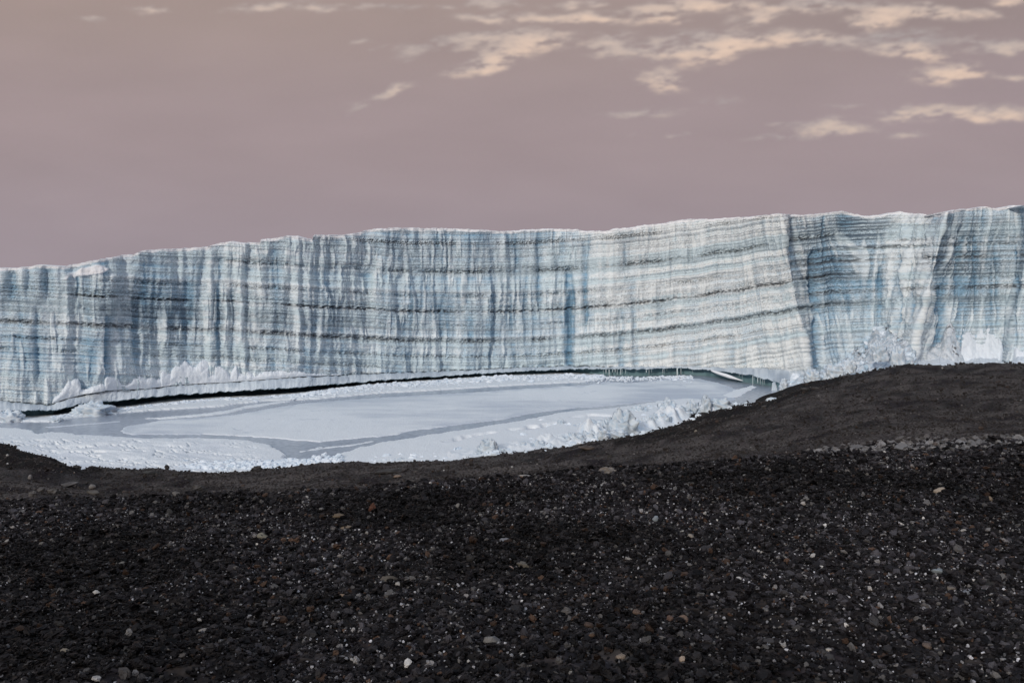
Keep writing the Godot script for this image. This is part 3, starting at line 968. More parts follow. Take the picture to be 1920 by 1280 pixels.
		for j in under:
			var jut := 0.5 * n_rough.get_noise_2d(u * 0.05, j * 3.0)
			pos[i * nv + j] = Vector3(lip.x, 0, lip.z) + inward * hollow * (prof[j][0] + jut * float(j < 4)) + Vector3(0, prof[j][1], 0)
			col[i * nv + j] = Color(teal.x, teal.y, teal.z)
		# over the rim to the plateau
		for j in back:
			var q := float(j + 1) / back
			var far := 0.25 * (j + 1) + 70.0 * q * q * q
			var bump := 0.35 * n_rough.get_noise_2d(u * 0.03, j * 0.6)
			pos[i * nv + under + rows + j] = rim + Vector3(0, 0, -far) + Vector3(0, 0.12 * (1.0 - exp(-0.8 * (j + 1))) - 0.03 * far + bump * q * 0.5, 0)
			col[i * nv + under + rows + j] = Color(snow.x, snow.y, snow.z)
	var ice := matter(0.55, 0.45)
	grain(ice, 0.5, 0.03, 5.0, 304, 0.9, 1.06)
	var g := Node3D.new()
	g.name = "glacier"
	add_child(g)
	tag(g, "tall layered glacier wall of blue and white ice streaked with dark dirt, behind the lake", "glacier")
	for part in [["undercut", 0, under + 1], ["ice_face", under, under + rows], ["snow_cap", under + rows - 1, nv]]:
		var span: int = part[2] - part[1]
		var pp := PackedVector3Array()
		var pc := PackedColorArray()
		for i in nu:
			pp.append_array(pos.slice(i * nv + part[1], i * nv + part[2]))
			pc.append_array(col.slice(i * nv + part[1], i * nv + part[2]))
		place(sheet(nu, span, pp, pc, PackedByteArray(), false), ice, part[0], g)
	# icicles in the gap
	var drip := matter(0.25, 0.5, false, Color(0.66, 0.76, 0.79).linear_to_srgb())
	var r := RandomNumberGenerator.new()
	r.seed = 77
	var iu := 1128.0
	while iu < 1446.0:
		iu += r.randf_range(2.5, 7.0) + 16.0 * float(r.randf() < 0.22)
		if iu > 1300.0 and iu < 1384.0:
			continue
		var vl := lin(LIP, iu)
		var vg := lin(GAP, iu)
		var dl := EYE * F / (vg - LEVEL) + 0.15
		var topp := at(iu, vl, dl) + Vector3(0, 0.08, 0)
		var length := topp.y * r.randf_range(0.3, 1.0)
		var cone := CylinderMesh.new()
		cone.top_radius = 0.025 + 0.1 * pow(r.randf(), 2.5)
		cone.bottom_radius = cone.top_radius * r.randf_range(0.15, 0.7)
		cone.height = length
		cone.radial_segments = 7
		cone.rings = 1
		var o := place(cone, drip, "icicle", g)
		o.position = topp - Vector3(0, length * 0.5, 0)
	# a fallen plank of ice across the corner of the gap
	var slab := lump(31, 8, 10, Vector3(3.6, 0.24, 0.34), 0.35, 5, false, [Color(0.74, 0.78, 0.82), Color(0.84, 0.86, 0.9)])
	var sl := place(slab, matter(0.6, 0.4), "ice_plank")
	var pa := at(1328, 693, 138.5)
	var pb := at(1400, 716, 132.0)
	sl.position = (pa + pb) * 0.5
	sl.look_at_from_position(sl.position, pb, Vector3.UP)
	sl.rotate_object_local(Vector3.UP, PI / 2)
	tag(sl, "long fallen plank of ice leaning across the dark gap at the lake's far corner", "ice block")


# ---------------------------------------------------------------- snow and debris heaped against the wall

# a heap between a foot line and a line on the wall
func apron(called: String, label: String, top: Array, foot: Array, foot_depth: Array, step: float, rows: int, bulge: float, rough: float, dirty: float, mat: Material, group := "") -> MeshInstance3D:
	var u0: float = top[0][0]
	var u1: float = top[top.size() - 1][0]
	var nu := int((u1 - u0) / step) + 1
	var nv := rows
	var pos := PackedVector3Array()
	var col := PackedColorArray()
	pos.resize(nu * nv)
	col.resize(nu * nv)
	for i in nu:
		var u := u0 + step * i
		var vt := lin(top, u)
		var vf := lin(foot, u)
		var taper := clampf((u1 - u0) * 0.1, 4.0, 26.0)
		var ends := smoothstep(0.0, taper, u - u0) * smoothstep(0.0, taper, u1 - u)
		for j in nv:
			var q := float(j) / (nv - 1)
			var v := lerpf(vf, vt, q) + q * q * (2.0 * n_rib.get_noise_1d(u * 0.3) + 2.2 * n_fine.get_noise_1d(u * 0.16))
			var dt := lut(wall_depth, bend(u, v)) + 0.0175 * maxf(0.0, 690.0 - v)
			var df := lin(foot_depth, u) if foot_depth.size() else dt - 0.4
			if df < 20.0:
				df = dt - df
			var d := lerpf(df, dt, pow(q, 0.75)) + 0.9 * smoothstep(0.86, 1.0, q) - bulge * sin(PI * minf(1.0, q * 1.05)) * ends
			d = lerpf(dt + 1.2, d, ends)
			var p := at(u, v, d)
			var n1 := n_rough.get_noise_3d(p.x * 1.0, p.y * 1.0, p.z * 1.0)
			var n2 := n_fine.get_noise_3d(p.x * 0.7, p.y * 0.7, p.z * 0.7)
			var ch := n_rib.get_noise_3d(p.x * 1.5, p.y * 1.5, p.z * 1.5)
			var inner := smoothstep(0.0, 0.08, q)
			var ruf := rough * (1.0 if dirty == 0.0 or u > 1700.0 else 0.25 + 0.75 * smoothstep(1520.0, 1600.0, u))
			p += Vector3(0, 0.5, 0.7) * ruf * (1.0 * n1 + 0.2 * n2 + 0.5 * absf(ch)) * inner * (0.3 + 0.7 * ends)
			pos[i * nv + j] = p
			var c := Vector3(0.755, 0.825, 0.905)
			c = c.lerp(Vector3(0.42, 0.55, 0.66), rough * dirty * clampf(0.1 + 1.3 * ch + 0.8 * n1, 0.0, 0.8))
			var sp := n_speck.get_noise_3d(p.x * 0.7, p.y * 0.7, p.z * 0.7)
			var spot := 0.0
			for b in [[1658, 616, 14, 12], [1690, 628, 18, 14], [1640, 655, 14, 10], [1782, 610, 12, 14], [1790, 660, 8, 16], [1612, 660, 12, 12]]:
				var ex: float = (u - b[0]) / b[2]
				var ey: float = (v - b[1]) / b[3]
				spot += exp(-ex * ex - ey * ey)
			c = c.lerp(Vector3(0.06, 0.058, 0.06), clampf(dirty * smoothstep(0.12, 0.45, sp * (0.5 + 0.8 * spot) + 0.25 * spot * n1) * (0.25 + spot), 0.0, 0.92))
			col[i * nv + j] = Color(c.x, c.y, c.z)
	var o := place(sheet(nu, nv, pos, col, PackedByteArray(), false), mat, called)
	tag(o, label, "snowdrift" if dirty == 0.0 else "ice debris", group)
	return o


func make_aprons() -> void:
	var snow := matter(0.8, 0.3)
	grain(snow, 0.4, 0.03, 4.0, 305, 0.92, 1.04)
	var drifts := "snowdrifts plastered on the foot of the ice wall"
	var left_foot := [[60, 762], [90, 759], [120, 748], [157, 739], [200, 732], [280, 728], [330, 721], [430, 716], [500, 711], [560, 706], [640, 703]]
	apron("snowdrift", "small white snowdrift at the leftmost foot of the ice wall", [[92, 757], [104, 742], [112, 733], [120, 722], [128, 711], [134, 712], [140, 707], [146, 706], [150, 716], [153, 732], [156, 738]], left_foot, [], 1.0, 26, 0.3, 0.3, 0.0, snow, drifts)
	apron("snowdrift", "low snowdrift with two humps left of the tallest drift on the wall's foot", [[188, 731], [191, 716], [198, 706], [206, 702], [216, 701], [222, 706], [226, 714], [236, 716], [246, 713], [254, 704], [262, 703], [270, 706], [284, 706], [292, 706], [298, 728]], left_foot, [], 1.0, 26, 0.3, 0.3, 0.0, snow, drifts)
	apron("snowdrift", "tallest jagged snowdrift on the foot of the ice wall", [[292, 727], [299, 696], [306, 690], [314, 693], [320, 697], [327, 682], [336, 675], [346, 673], [354, 680], [362, 686], [368, 684], [376, 671], [386, 668], [394, 672], [397, 680], [398, 692], [400, 716]], left_foot, [], 1.0, 34, 0.3, 0.3, 0.0, snow, drifts)
	apron("snowdrift", "snowdrift with a rounded head right of the tallest drift", [[398, 716], [400, 686], [406, 682], [414, 683], [422, 688], [428, 696], [431, 703], [436, 690], [443, 681], [446, 690], [447, 700], [450, 714]], left_foot, [], 1.0, 28, 0.3, 0.3, 0.0, snow, drifts)
	apron("snowdrift", "long low snowdrift tapering to the right along the wall's foot", [[447, 713], [454, 698], [460, 692], [464, 690], [470, 697], [476, 701], [490, 697], [510, 694], [530, 692], [545, 693], [565, 697], [590, 701], [615, 703], [636, 703]], left_foot, [], 1.0, 24, 0.3, 0.3, 0.0, snow, drifts)
	apron("snow_bank", "low jagged snow bank running along the whole left foot of the ice wall", [[78, 762], [90, 752], [104, 741], [118, 737], [130, 728], [146, 727], [158, 729], [176, 722], [190, 719], [214, 716], [232, 721], [250, 714], [280, 712], [300, 706], [330, 700], [352, 704], [380, 694], [404, 700], [430, 702], [446, 698], [470, 702], [500, 700], [540, 697], [580, 700], [620, 700], [660, 703]], left_foot, [], 1.0, 24, 0.2, 0.35, 0.0, snow, drifts)
	# right side, behind the dark hill
	var hill_foot := [[1395, 758], [1440, 752], [1500, 742], [1560, 726], [1620, 714], [1700, 704], [1800, 702], [2100, 702]]
	var hill_depth := [[1395, 112], [1440, 117], [1500, 121], [1560, 123], [1640, 123], [1760, 119], [1900, 117], [2100, 116]]
	apron("snowdrift", "large smooth white snowdrift filling the hollow at the wall's right foot", [[1794, 692], [1799, 650], [1803, 612], [1807, 595], [1813, 601], [1820, 606], [1826, 616], [1831, 624], [1836, 612], [1842, 606], [1850, 606], [1855, 598], [1860, 606], [1867, 608], [1873, 618], [1879, 634], [1886, 656], [1892, 676], [1898, 694]], hill_foot, [[0, 1.3]], 1.0, 60, 0.15, 0.3, 0.0, snow, drifts)
	apron("snowdrift", "white snowdrift at the far right edge below the ice wall", [[1890, 690], [1896, 660], [1902, 645], [1910, 648], [1918, 654], [1926, 646], [1940, 640], [1960, 652], [1990, 648], [2030, 660], [2060, 690]], hill_foot, [[0, 1.5]], 1.4, 40, 0.2, 0.12, 0.0, snow, drifts)
	apron("snow_bank", "long white snow bank behind the dark hill along the right foot of the ice wall", [[1380, 760], [1400, 750], [1430, 735], [1470, 716], [1510, 702], [1550, 692], [1575, 684], [1600, 672], [1625, 664], [1650, 662], [1680, 668], [1700, 674], [1716, 668], [1740, 672], [1764, 662], [1790, 670], [1810, 676], [1840, 668], [1870, 672], [1893, 680], [1910, 664], [1940, 668], [1980, 660], [2040, 664], [2120, 670]], hill_foot, [[1380, 111], [1440, 116.5], [1500, 120.5], [1560, 122.5], [1640, 122.5], [1760, 118.5], [1900, 116.5], [2120, 115.5]], 1.3, 60, 0.3, 0.4, 0.0, snow, drifts)
	var rubble := matter(0.65, 0.4)
	grain(rubble, 0.6, 0.05, 6.0, 306, 0.85, 1.05)
	apron("ice_debris_fan", "rough fan of fallen ice and snow under the cream buttress, dirt between its blocks", [[1388, 756], [1400, 748], [1420, 736], [1450, 724], [1480, 712], [1500, 703], [1520, 698], [1545, 690], [1570, 678], [1590, 664], [1604, 650], [1620, 642], [1634, 618], [1642, 604], [1652, 612], [1664, 608], [1676, 622], [1690, 626], [1704, 640], [1716, 660], [1728, 672], [1740, 690]], hill_foot, hill_depth, 1.0, 120, 0.5, 0.95, 1.0, rubble)
	apron("ice_debris_heap", "broken heap of snow and dirty ice between two smooth drifts at the wall's right foot", [[1716, 690], [1724, 668], [1740, 655], [1752, 645], [1764, 638], [1770, 618], [1776, 600], [1782, 590], [1788, 606], [1796, 632], [1804, 655], [1814, 680], [1820, 690]], hill_foot, [[0, 5.0]], 1.0, 90, 0.4, 0.6, 1.0, rubble)


# ---------------------------------------------------------------- ice lumps on the near shore

const LUMPS := [
	# u, v of the foot, width and height in survey units, upright stretch, label
	[1324, 786, 22, 32, "rounded white ice pillar standing alone at the right end of the shore ice"],
	[1298, 782, 24, 26, "pale ice stub just left of the rounded pillar on the shore"],
	[1350, 782, 46, 20, "low broken ice slab right of the rounded pillar, against the black bank"],
	[1268, 786, 60, 26, "ragged ice heap left of the pale stub on the shore"],
	[1252, 776, 34, 30, "tall ice pinnacle rising behind the ragged ice heap"],
	[1198, 776, 34, 17, "separate mound of white ice out on the lake snow"],
	[1238, 800, 46, 26, "white ice block above the dark bank, right of the big grooved block"],
	[1212, 806, 36, 24, "ice block with a dark shaded side right of the big grooved block"],
	[1168, 822, 60, 50, "big grooved ice block with a steep broken side above the shore"],
	[1140, 818, 30, 36, "grooved ice column leaning on the left of the big block"],
	[1130, 836, 20, 22, "smooth pale ice stump at the water's edge below the big block"],
	[1162, 832, 40, 18, "low ice crust at the foot of the big grooved block"],
	[1104, 832, 44, 24, "lumpy ice ridge left of the smooth ice stump"],
	[1080, 836, 38, 24, "knobbly blue-white ice ridge in the middle of the shore ice"],
	[1058, 838, 32, 20, "rounded ice knob left of the knobbly ridge"],
	[1052, 800, 16, 16, "small ice spike at the end of the long crack"],
	[1092, 806, 40, 14, "flat tilted ice plates behind the knobbly ridge"],
	[1120, 800, 40, 14, "thin ice plates lying left of the grooved column"],
	[1010, 844, 30, 17, "small ice hummock between the cone and the rounded knob"],
	[986, 846, 34, 18, "crusty ice hummock right of the cone"],
	[915, 858, 40, 30, "cone of ice standing by itself on the near shore"],
	[940, 858, 26, 12, "low crumbled ice beside the cone"],
	[895, 862, 26, 10, "thin ice crust left of the cone"],
	[845, 864, 34, 8, "low ice crust at the shore far left of the cone"],
	[800, 866, 22, 8, "little ice bump on the plain snow shore"],
	[748, 867, 26, 11, "snowy ice bump at the shore, leftmost of the small bumps"],
]


func ice_lump(sd: int, wide: float, high: float) -> ArrayMesh:
	# knobbed, upright-grooved ice; foot at y = 0
	var nz := noise(sd, 1.0, 4)
	var ng := noise(sd + 50, 1.0, 2)
	var rings := 22
	var sides := 30
	var pos := PackedVector3Array()
	var col := PackedColorArray()
	var nu := sides + 1
	pos.resize(nu * rings)
	col.resize(nu * rings)
	for i in nu:
		var ph := TAU * (i % sides) / sides
		for j in rings:
			var q := float(j) / (rings - 1)
			var th := lerpf(PI * 0.58, 0.0, q)
			var d := Vector3(signf(cos(ph)) * pow(absf(sin(th) * cos(ph)), 0.82), signf(cos(th)) * pow(absf(cos(th)), 0.75), signf(sin(ph)) * pow(absf(sin(th) * sin(ph)), 0.82))
			var g := ng.get_noise_2d(cos(ph) * 2.6 + 5.0, sin(ph) * 2.6) 
			var b := nz.get_noise_3d(d.x * 1.7, d.y * 1.7, d.z * 1.7)
			var b2 := nz.get_noise_3d(d.x * 4.5 + 9.0, d.y * 4.5, d.z * 4.5)
			var r := 0.95 + 0.5 * b + 0.12 * b2 + 0.16 * g * sin(th)
			pos[i * rings + j] = Vector3(d.x * r * wide * 0.5, (d.y * r + 0.12) * high * 0.85, d.z * r * wide * 0.42)
			var c := Vector3(0.73, 0.82, 0.91).lerp(Vector3(0.40, 0.56, 0.72), clampf(0.15 - 1.8 * b2 - 0.6 * g, 0.0, 0.75))  # grooves and hollows turn darker blue, their shade put into the colour
			col[i * rings + j] = Color(c.x, c.y, c.z)
	return sheet(nu, rings, pos, col, PackedByteArray(), false)


func make_shore_ice() -> void:
	var mat := matter(0.5, 0.45)
	grain(mat, 0.8, 0.05, 5.0, 307, 0.88, 1.05)
	var k := 0
	for l in LUMPS:
		var d: float = EYE * F / (l[1] - LEVEL)
		var p := at(l[0], l[1], d)
		p.y = maxf(-0.1, ground(p.x, p.z) - 0.15)
		var o := place(ice_lump(500 + k * 7, l[2] * d / F, l[3] * d / F), mat, "ice_lump")
		o.position = p
		tag(o, l[4], "ice block", "lumps of ice along the near shore")
		k += 1
	# small crumbs of ice between and round the lumps
	var crumbs := []
	var r := RandomNumberGenerator.new()
	r.seed = 88
	for n in 420:
		var l: Array = LUMPS[r.randi() % LUMPS.size()]
		var u: float = l[0] + r.randfn() * (l[2] * 0.9 + 8.0)
		var v: float = l[1] + r.randfn() * 5.0 - 2.0 
		var p2 := on_lake(u, v)
		var y := maxf(0.12, ground(p2.x, -p2.y))
		crumbs.append([Vector3(p2.x, y, -p2.y), r.randf_range(0.08, 0.42) * (0.5 + r.randf())])
	for n in 500:
		var u := r.randf_range(150.0, 640.0)
		var v: float = lin([[150, 884], [300, 886], [480, 881], [560, 877], [640, 869]], u) + r.randfn() * 4.0 - 3.0
		var p2 := on_lake(u, v)
		crumbs.append([Vector3(p2.x, maxf(0.2, ground(p2.x, -p2.y)), -p2.y), r.randf_range(0.08, 0.4)])
	scatter("shore_ice_crumbs", "small crumbs of ice scattered among the shore lumps", crumbs, 61, matter(0.55, 0.45), [Color(0.76, 0.825, 0.90), Color(0.60, 0.70, 0.80)], Vector3(1, 0.75, 1))


func scatter(called: String, label: String, spots: Array, sd: int, mat: Material, cols: Array, stretch: Vector3) -> void:
	var root := Node3D.new()
	root.name = called
	add_child(root)
	root.set_meta("kind", "stuff")
	tag(root, label, "")
	var r := RandomNumberGenerator.new()
	r.seed = sd
	var kinds := 4
	for k in kinds:
		var mesh := lump(sd * 10 + k, 6, 8, stretch, 0.5, 6, true)
		var mine := []
		for n in range(k, spots.size(), kinds):
			mine.append(spots[n])
		var mm := MultiMesh.new()
		mm.transform_format = MultiMesh.TRANSFORM_3D
		mm.use_colors = true
		mm.mesh = mesh
		mm.instance_count = mine.size()
		var buf := PackedFloat32Array()
		buf.resize(mine.size() * 16)
		for n in mine.size():
			var b := Basis.from_euler(Vector3(r.randf_range(-0.6, 0.6), r.randf() * TAU, r.randf_range(-0.6, 0.6))).scaled(Vector3.ONE * mine[n][1])
			put_copy(buf, n, b, mine[n][0], cols[0].lerp(cols[1], r.randf()))
		mm.buffer = buf
		var o := MultiMeshInstance3D.new()
		o.multimesh = mm
		o.material_override = mat
		o.name = "chunks"
		o.set_meta("kind", "stuff")
		root.add_child(o, true)


func put_copy(buf: PackedFloat32Array, n: int, b: Basis, p: Vector3, c: Color) -> void:
	var o := n * 16
	buf[o] = b.x.x; buf[o + 1] = b.y.x; buf[o + 2] = b.z.x; buf[o + 3] = p.x
	buf[o + 4] = b.x.y; buf[o + 5] = b.y.y; buf[o + 6] = b.z.y; buf[o + 7] = p.y
	buf[o + 8] = b.x.z; buf[o + 9] = b.y.z; buf[o + 10] = b.z.z; buf[o + 11] = p.z
	buf[o + 12] = c.r; buf[o + 13] = c.g; buf[o + 14] = c.b; buf[o + 15] = 1.0


func make_gap_rubble() -> void:
	var r := RandomNumberGenerator.new()
	r.seed = 99
	var spots := []
	for n in 2200:
		var u := r.randf_range(545.0, 1132.0)
		var v := lin(GAP, u) + absf(r.randfn()) * 5.0 + 0.5
		var p := on_lake(u, v)
		spots.append([Vector3(p.x, 0.14, -p.y), r.randf_range(0.05, 0.15) + 0.3 * pow(r.randf(), 8.0)])
	for n in 500:
		var u := r.randf_range(100.0, 545.0)
		var v := lin(GAP, u) + absf(r.randfn()) * 2.0 + 1.0
		var p := on_lake(u, v)
		spots.append([Vector3(p.x, 0.12, -p.y), r.randf_range(0.08, 0.25)])
	for n in 260:
		var u := r.randf_range(1132.0, 1300.0)
		var v := lin(GAP, u) + absf(r.randfn()) * 4.0 + 1.0
		var p := on_lake(u, v)
		spots.append([Vector3(p.x, 0.05, -p.y), r.randf_range(0.08, 0.25)])
	scatter("gap_ice_rubble", "line of broken ice rubble along the dark gap below the wall", spots, 62, matter(0.6, 0.4), [Color(0.77, 0.83, 0.90), Color(0.62, 0.71, 0.81)], Vector3(1.5, 0.55, 1))
	# blocks lying on the debris fan
	var blocks := []
	for n in 170:
		var q := pow(r.randf(), 1.3)
		var u := 1470.0 + r.randf() * 250.0
		var vt := lin([[1470, 716], [1520, 700], [1570, 682], [1604, 655], [1642, 612], [1690, 635], [1740, 690]], u)
		var vf := lin([[1470, 745], [1560, 722], [1620, 706], [1740, 696]], u)
		if vt > vf:
			continue
		var v := lerpf(vf, vt, q)
		var d := lerpf(123.0, lut(wall_depth, bend(u, v)), pow(q, 0.75)) - 0.3
		blocks.append([at(u, v, d), r.randf_range(0.12, 0.5) * (1.0 + 0.9 * float(r.randf() < 0.08))])
	scatter("debris_fan_blocks", "loose blocks of ice strewn over the debris fan", blocks, 63, matter(0.5, 0.45), [Color(0.76, 0.825, 0.90), Color(0.46, 0.60, 0.71)], Vector3(1.1, 0.9, 1))
	# two pointed heaps of snow in front of the gap, and blocks on the apron by the hill
	var mat := matter(0.65, 0.4)
	grain(mat, 0.8, 0.05, 4.0, 308, 0.9, 1.05)
	for m in [[176, 777, 74, 24, "pointed snowy ice mound in front of the dark gap under the wall"], [18, 790, 44, 22, "small snowy ice mound in the gap at the left edge"], [104, 790, 26, 8, "low snowy ice lump right of the mound at the left edge"]]:
		var d: float = EYE * F / (m[1] - LEVEL)
		var p := at(m[0], m[1], d)
		p.y = -0.05
		var o := place(ice_lump(1200 + m[0], m[2] * d / F, m[3] * d / F), mat, "ice_mound")
		o.position = p
		tag(o, m[4], "ice block")
	var bl := [[1524, 718, 34, 26, "blue ice boulder at the foot of the shaded corner of the wall"], [1566, 706, 44, 24, "grey-blue ice boulder right of the blue one, above the dark hill"], [1592, 694, 26, 22, "ice boulder on the debris fan next to the grey-blue one"], [1470, 728, 16, 18, "small upright ice block near the lake's far corner"], [1452, 738, 10, 22, "thin dark-edged ice splinter by the lake's far corner"], [1540, 732, 30, 16, "low ice block at the dark hill's edge"], [1650, 672, 30, 30, "leaning ice block in the middle of the debris fan"], [1684, 684, 26, 34, "tall ice block at the right of the debris fan"]]
	for b in bl:
		var p := at(b[0], b[1], 124.5)
		var o := place(ice_lump(1300 + b[0], b[2] * 124.0 / F, b[3] * 124.0 / F), mat, "ice_boulder")
		o.position = p
		tag(o, b[4], "ice block", "ice boulders at the right foot of the wall")


# ---------------------------------------------------------------- gravel

func stone_color(r: RandomNumberGenerator, pale: float) -> Color:
	var t := r.randf()
	var c: Color
	if t < 0.72:
		var g := 0.003 + 0.010 * pow(r.randf(), 1.5)
		c = Color(g * 1.02, g * 0.97, g * 1.16)
	elif t < 0.90:
		var g := 0.018 + 0.03 * r.randf()
		c = Color(g, g * 0.97, g * 1.12)
	elif t < 0.935:
		var g := 0.015 + 0.03 * r.randf()
		c = Color(g * 1.5, g * 0.95, g * 0.7)
	elif t < 0.99:
		var g := 0.05 + 0.11 * r.randf()
		c = Color(g * 1.02, g, g * 1.02)
	else:
		var g := 0.18 + 0.22 * r.randf()
		c = Color(g, g * 0.99, g * 0.98)
	return c.lerp(Color(0.22, 0.22, 0.23), pale)


func make_gravel() -> void:
	var mat := matter(0.4, 0.2)
	grain(mat, 9.0, 0.03, 0.25, 309, 0.7, 1.25)
	var kinds := 10
	var meshes := []
	for k in kinds:
		meshes.append(lump(700 + k, 6, 9, Vector3(1.0, [0.45, 0.6, 0.38, 0.7, 0.33][k % 5], [0.8, 0.55, 0.9, 0.7, 0.5][k % 5]), 0.7, 11, true))
	var r := RandomNumberGenerator.new()
	r.seed = 1234
	var buffers := []
	var counts := PackedInt32Array()
	counts.resize(kinds)
	var total := 600000
	for k in kinds:
		var b := PackedFloat32Array()
		b.resize(total / kinds * 16 + 16000)
		buffers.append(b)
	var big := []
	for n in total:
		var near := n < 460000
		var chip := n < 50000  # tiny pale pieces that stand in for glints, the highlight put into their colour
		var d: float
		var u := r.randf_range(-260.0, 2180.0)
		var size: float
		var pale := 0.0
		if near:
			d = sqrt(lerpf(2.2 * 2.2, 12.5 * 12.5, r.randf()))
			u = 960.0 + r.randf_range(-1.0, 1.0) * (1150.0 + 2700.0 / d)
			size = 0.006 + 0.008 * r.randf() + 0.022 * pow(r.randf(), 9.0)
			size *= 1.0 + 0.25 * smoothstep(6.0, 10.0, d)
			if chip:
				size = 0.003 + 0.0075 * pow(r.randf(), 2.5)
		elif n < 476000:
			# pale stones along the second crest on the right
			d = 13.6 + r.randfn() * 1.2
			u = 1400.0 + 800.0 * pow(r.randf(), 0.8)
			size = 0.018 + 0.03 * r.randf() + 0.05 * pow(r.randf(), 6.0)
			pale = (0.2 + 0.9 * r.randf()) * float(r.randf() < 0.6)
		else:
			d = exp(r.randf_range(log(13.0), log(112.0)))
			size = (0.0007 + 0.0014 * pow(r.randf(), 5.0) + 0.003 * pow(r.randf(), 40.0)) * d * (0.5 + 0.5 * r.randf()) + 0.008
		var y := ground_ud(u, d)
		if y < 0.25:
			continue
		var k := n % kinds
		var p := Vector3((u - 960.0) / F * d, y + size * r.randf_range(-0.3, 0.75) + 0.008 * float(chip), -d)
		var c := stone_color(r, pale)
		if chip:
			var g := 0.05 + 0.33 * pow(r.randf(), 2.0)
			c = Color(g * 0.97, g, g * 1.1)  # cool pale tone, a painted glint
		if c.g > 0.1 and pale == 0.0 and not chip:
			size *= 0.7
		var b := Basis.from_euler(Vector3(r.randfn() * 0.45, r.randf() * TAU, r.randfn() * 0.45)).scaled(Vector3.ONE * size)
		var px := (u - 960.0) / F * d
		if pale == 0.0:
			c *= clampf(1.0 + 2.2 * n_ground_mid.get_noise_2d(px * 0.7 + 60.0, d * 0.9), 0.45, 1.8)
			c.a = 1.0
		if d > 14.0:
			c = c.lerp(Color(0.070, 0.062, 0.060), 0.42)
		if near and not chip and size > 0.017 and u > -20.0 and u < 1940.0 and d > 3.4:
			big.append([size / d, k, b, p, c, u, d])
			continue
		put_copy(buffers[k], counts[k], b, p, c)
		counts[k] += 1
	big.sort_custom(func(a, b): return a[0] > b[0])
	for e in single_stones(big, meshes):
		put_copy(buffers[e[1]], counts[e[1]], e[2], e[3], e[4])
		counts[e[1]] += 1
	var root := Node3D.new()
	root.name = "gravel"
	add_child(root)
	root.set_meta("kind", "stuff")
	tag(root, "dark lava gravel covering the slope in the foreground", "")
	for k in kinds:
		var mm := MultiMesh.new()
		mm.transform_format = MultiMesh.TRANSFORM_3D
		mm.use_colors = true
		mm.mesh = meshes[k]
		mm.instance_count = counts[k]
		mm.buffer = buffers[k].slice(0, counts[k] * 16)
		var o := MultiMeshInstance3D.new()
		o.multimesh = mm
		o.material_override = mat
		o.name = "stones"
		o.set_meta("kind", "stuff")
		root.add_child(o, true)


# the stones that show largest in the gravel, each by itself and told by the rock beside it; gives back the rest
func single_stones(list: Array, meshes: Array) -> Array:
	var tones := [["black", Color(0.009, 0.0085, 0.010)], ["charcoal grey", Color(0.022, 0.0215, 0.024)], ["grey", Color(0.048, 0.047, 0.050)], ["rust-brown", Color(0.050, 0.031, 0.023)], ["pale grey", Color(0.15, 0.148, 0.15)]]
	var mats := []
	for t in tones:
		var m := matter(0.5, 0.25, false, t[1].linear_to_srgb())
		grain(m, 9.0, 0.03, 0.25, 309, 0.7, 1.25)
		mats.append(m)
	var cut := RegEx.create_from_string("(,| in | on | near | under | left | right | low | lying | standing | with | at | above | below | tilted | beside | further | high | close | alone ).*$")
	var marks := []
	for s in ROCKS:
		if s[1] > 935:
			marks.append([s[0], s[1], cut.sub(s[6], "")])
	var taken := {}
	var rest := []
	for e in list:
		var c: Color = e[4]
		var k := 0
		if c.r > c.b * 1.4:
			k = 3
		elif c.g > 0.085:
			k = 4
		elif c.g > 0.034:
			k = 2
		elif c.g > 0.014:
			k = 1
		var v: float = LEVEL + (EYE - e[3].y) / e[6] * F
		var best := 1e9
		var mark := []
		for m in marks:
			var q: float = Vector2(m[0] - e[5], m[1] - v).length()
			if q < best:
				best = q
				mark = m
		var du: float = e[5] - mark[0]
		var dv: float = v - mark[1]
		var side := ("right of" if du > 0.0 else "left of") if absf(du) > absf(dv) else ("below" if dv > 0.0 else "above")
		var reach := "just " if best < 45.0 else ("" if best < 90.0 else "well ")
		var label := "%s %s stone in the gravel, %s%s the %s" % ["flat" if e[1] % 5 in [0, 2, 4] else "chunky", tones[k][0], reach, side, mark[2]]
		if taken.has(label) or taken.size() >= 160 or best > 150.0:
			rest.append(e)
			continue
		taken[label] = true
		var o := place(meshes[e[1]], mats[k], "stone")
		o.transform = Transform3D(e[2], e[3])
		tag(o, label, "stone", "larger stones in the foreground gravel")
	return rest


# ---------------------------------------------------------------- rocks one can tell apart

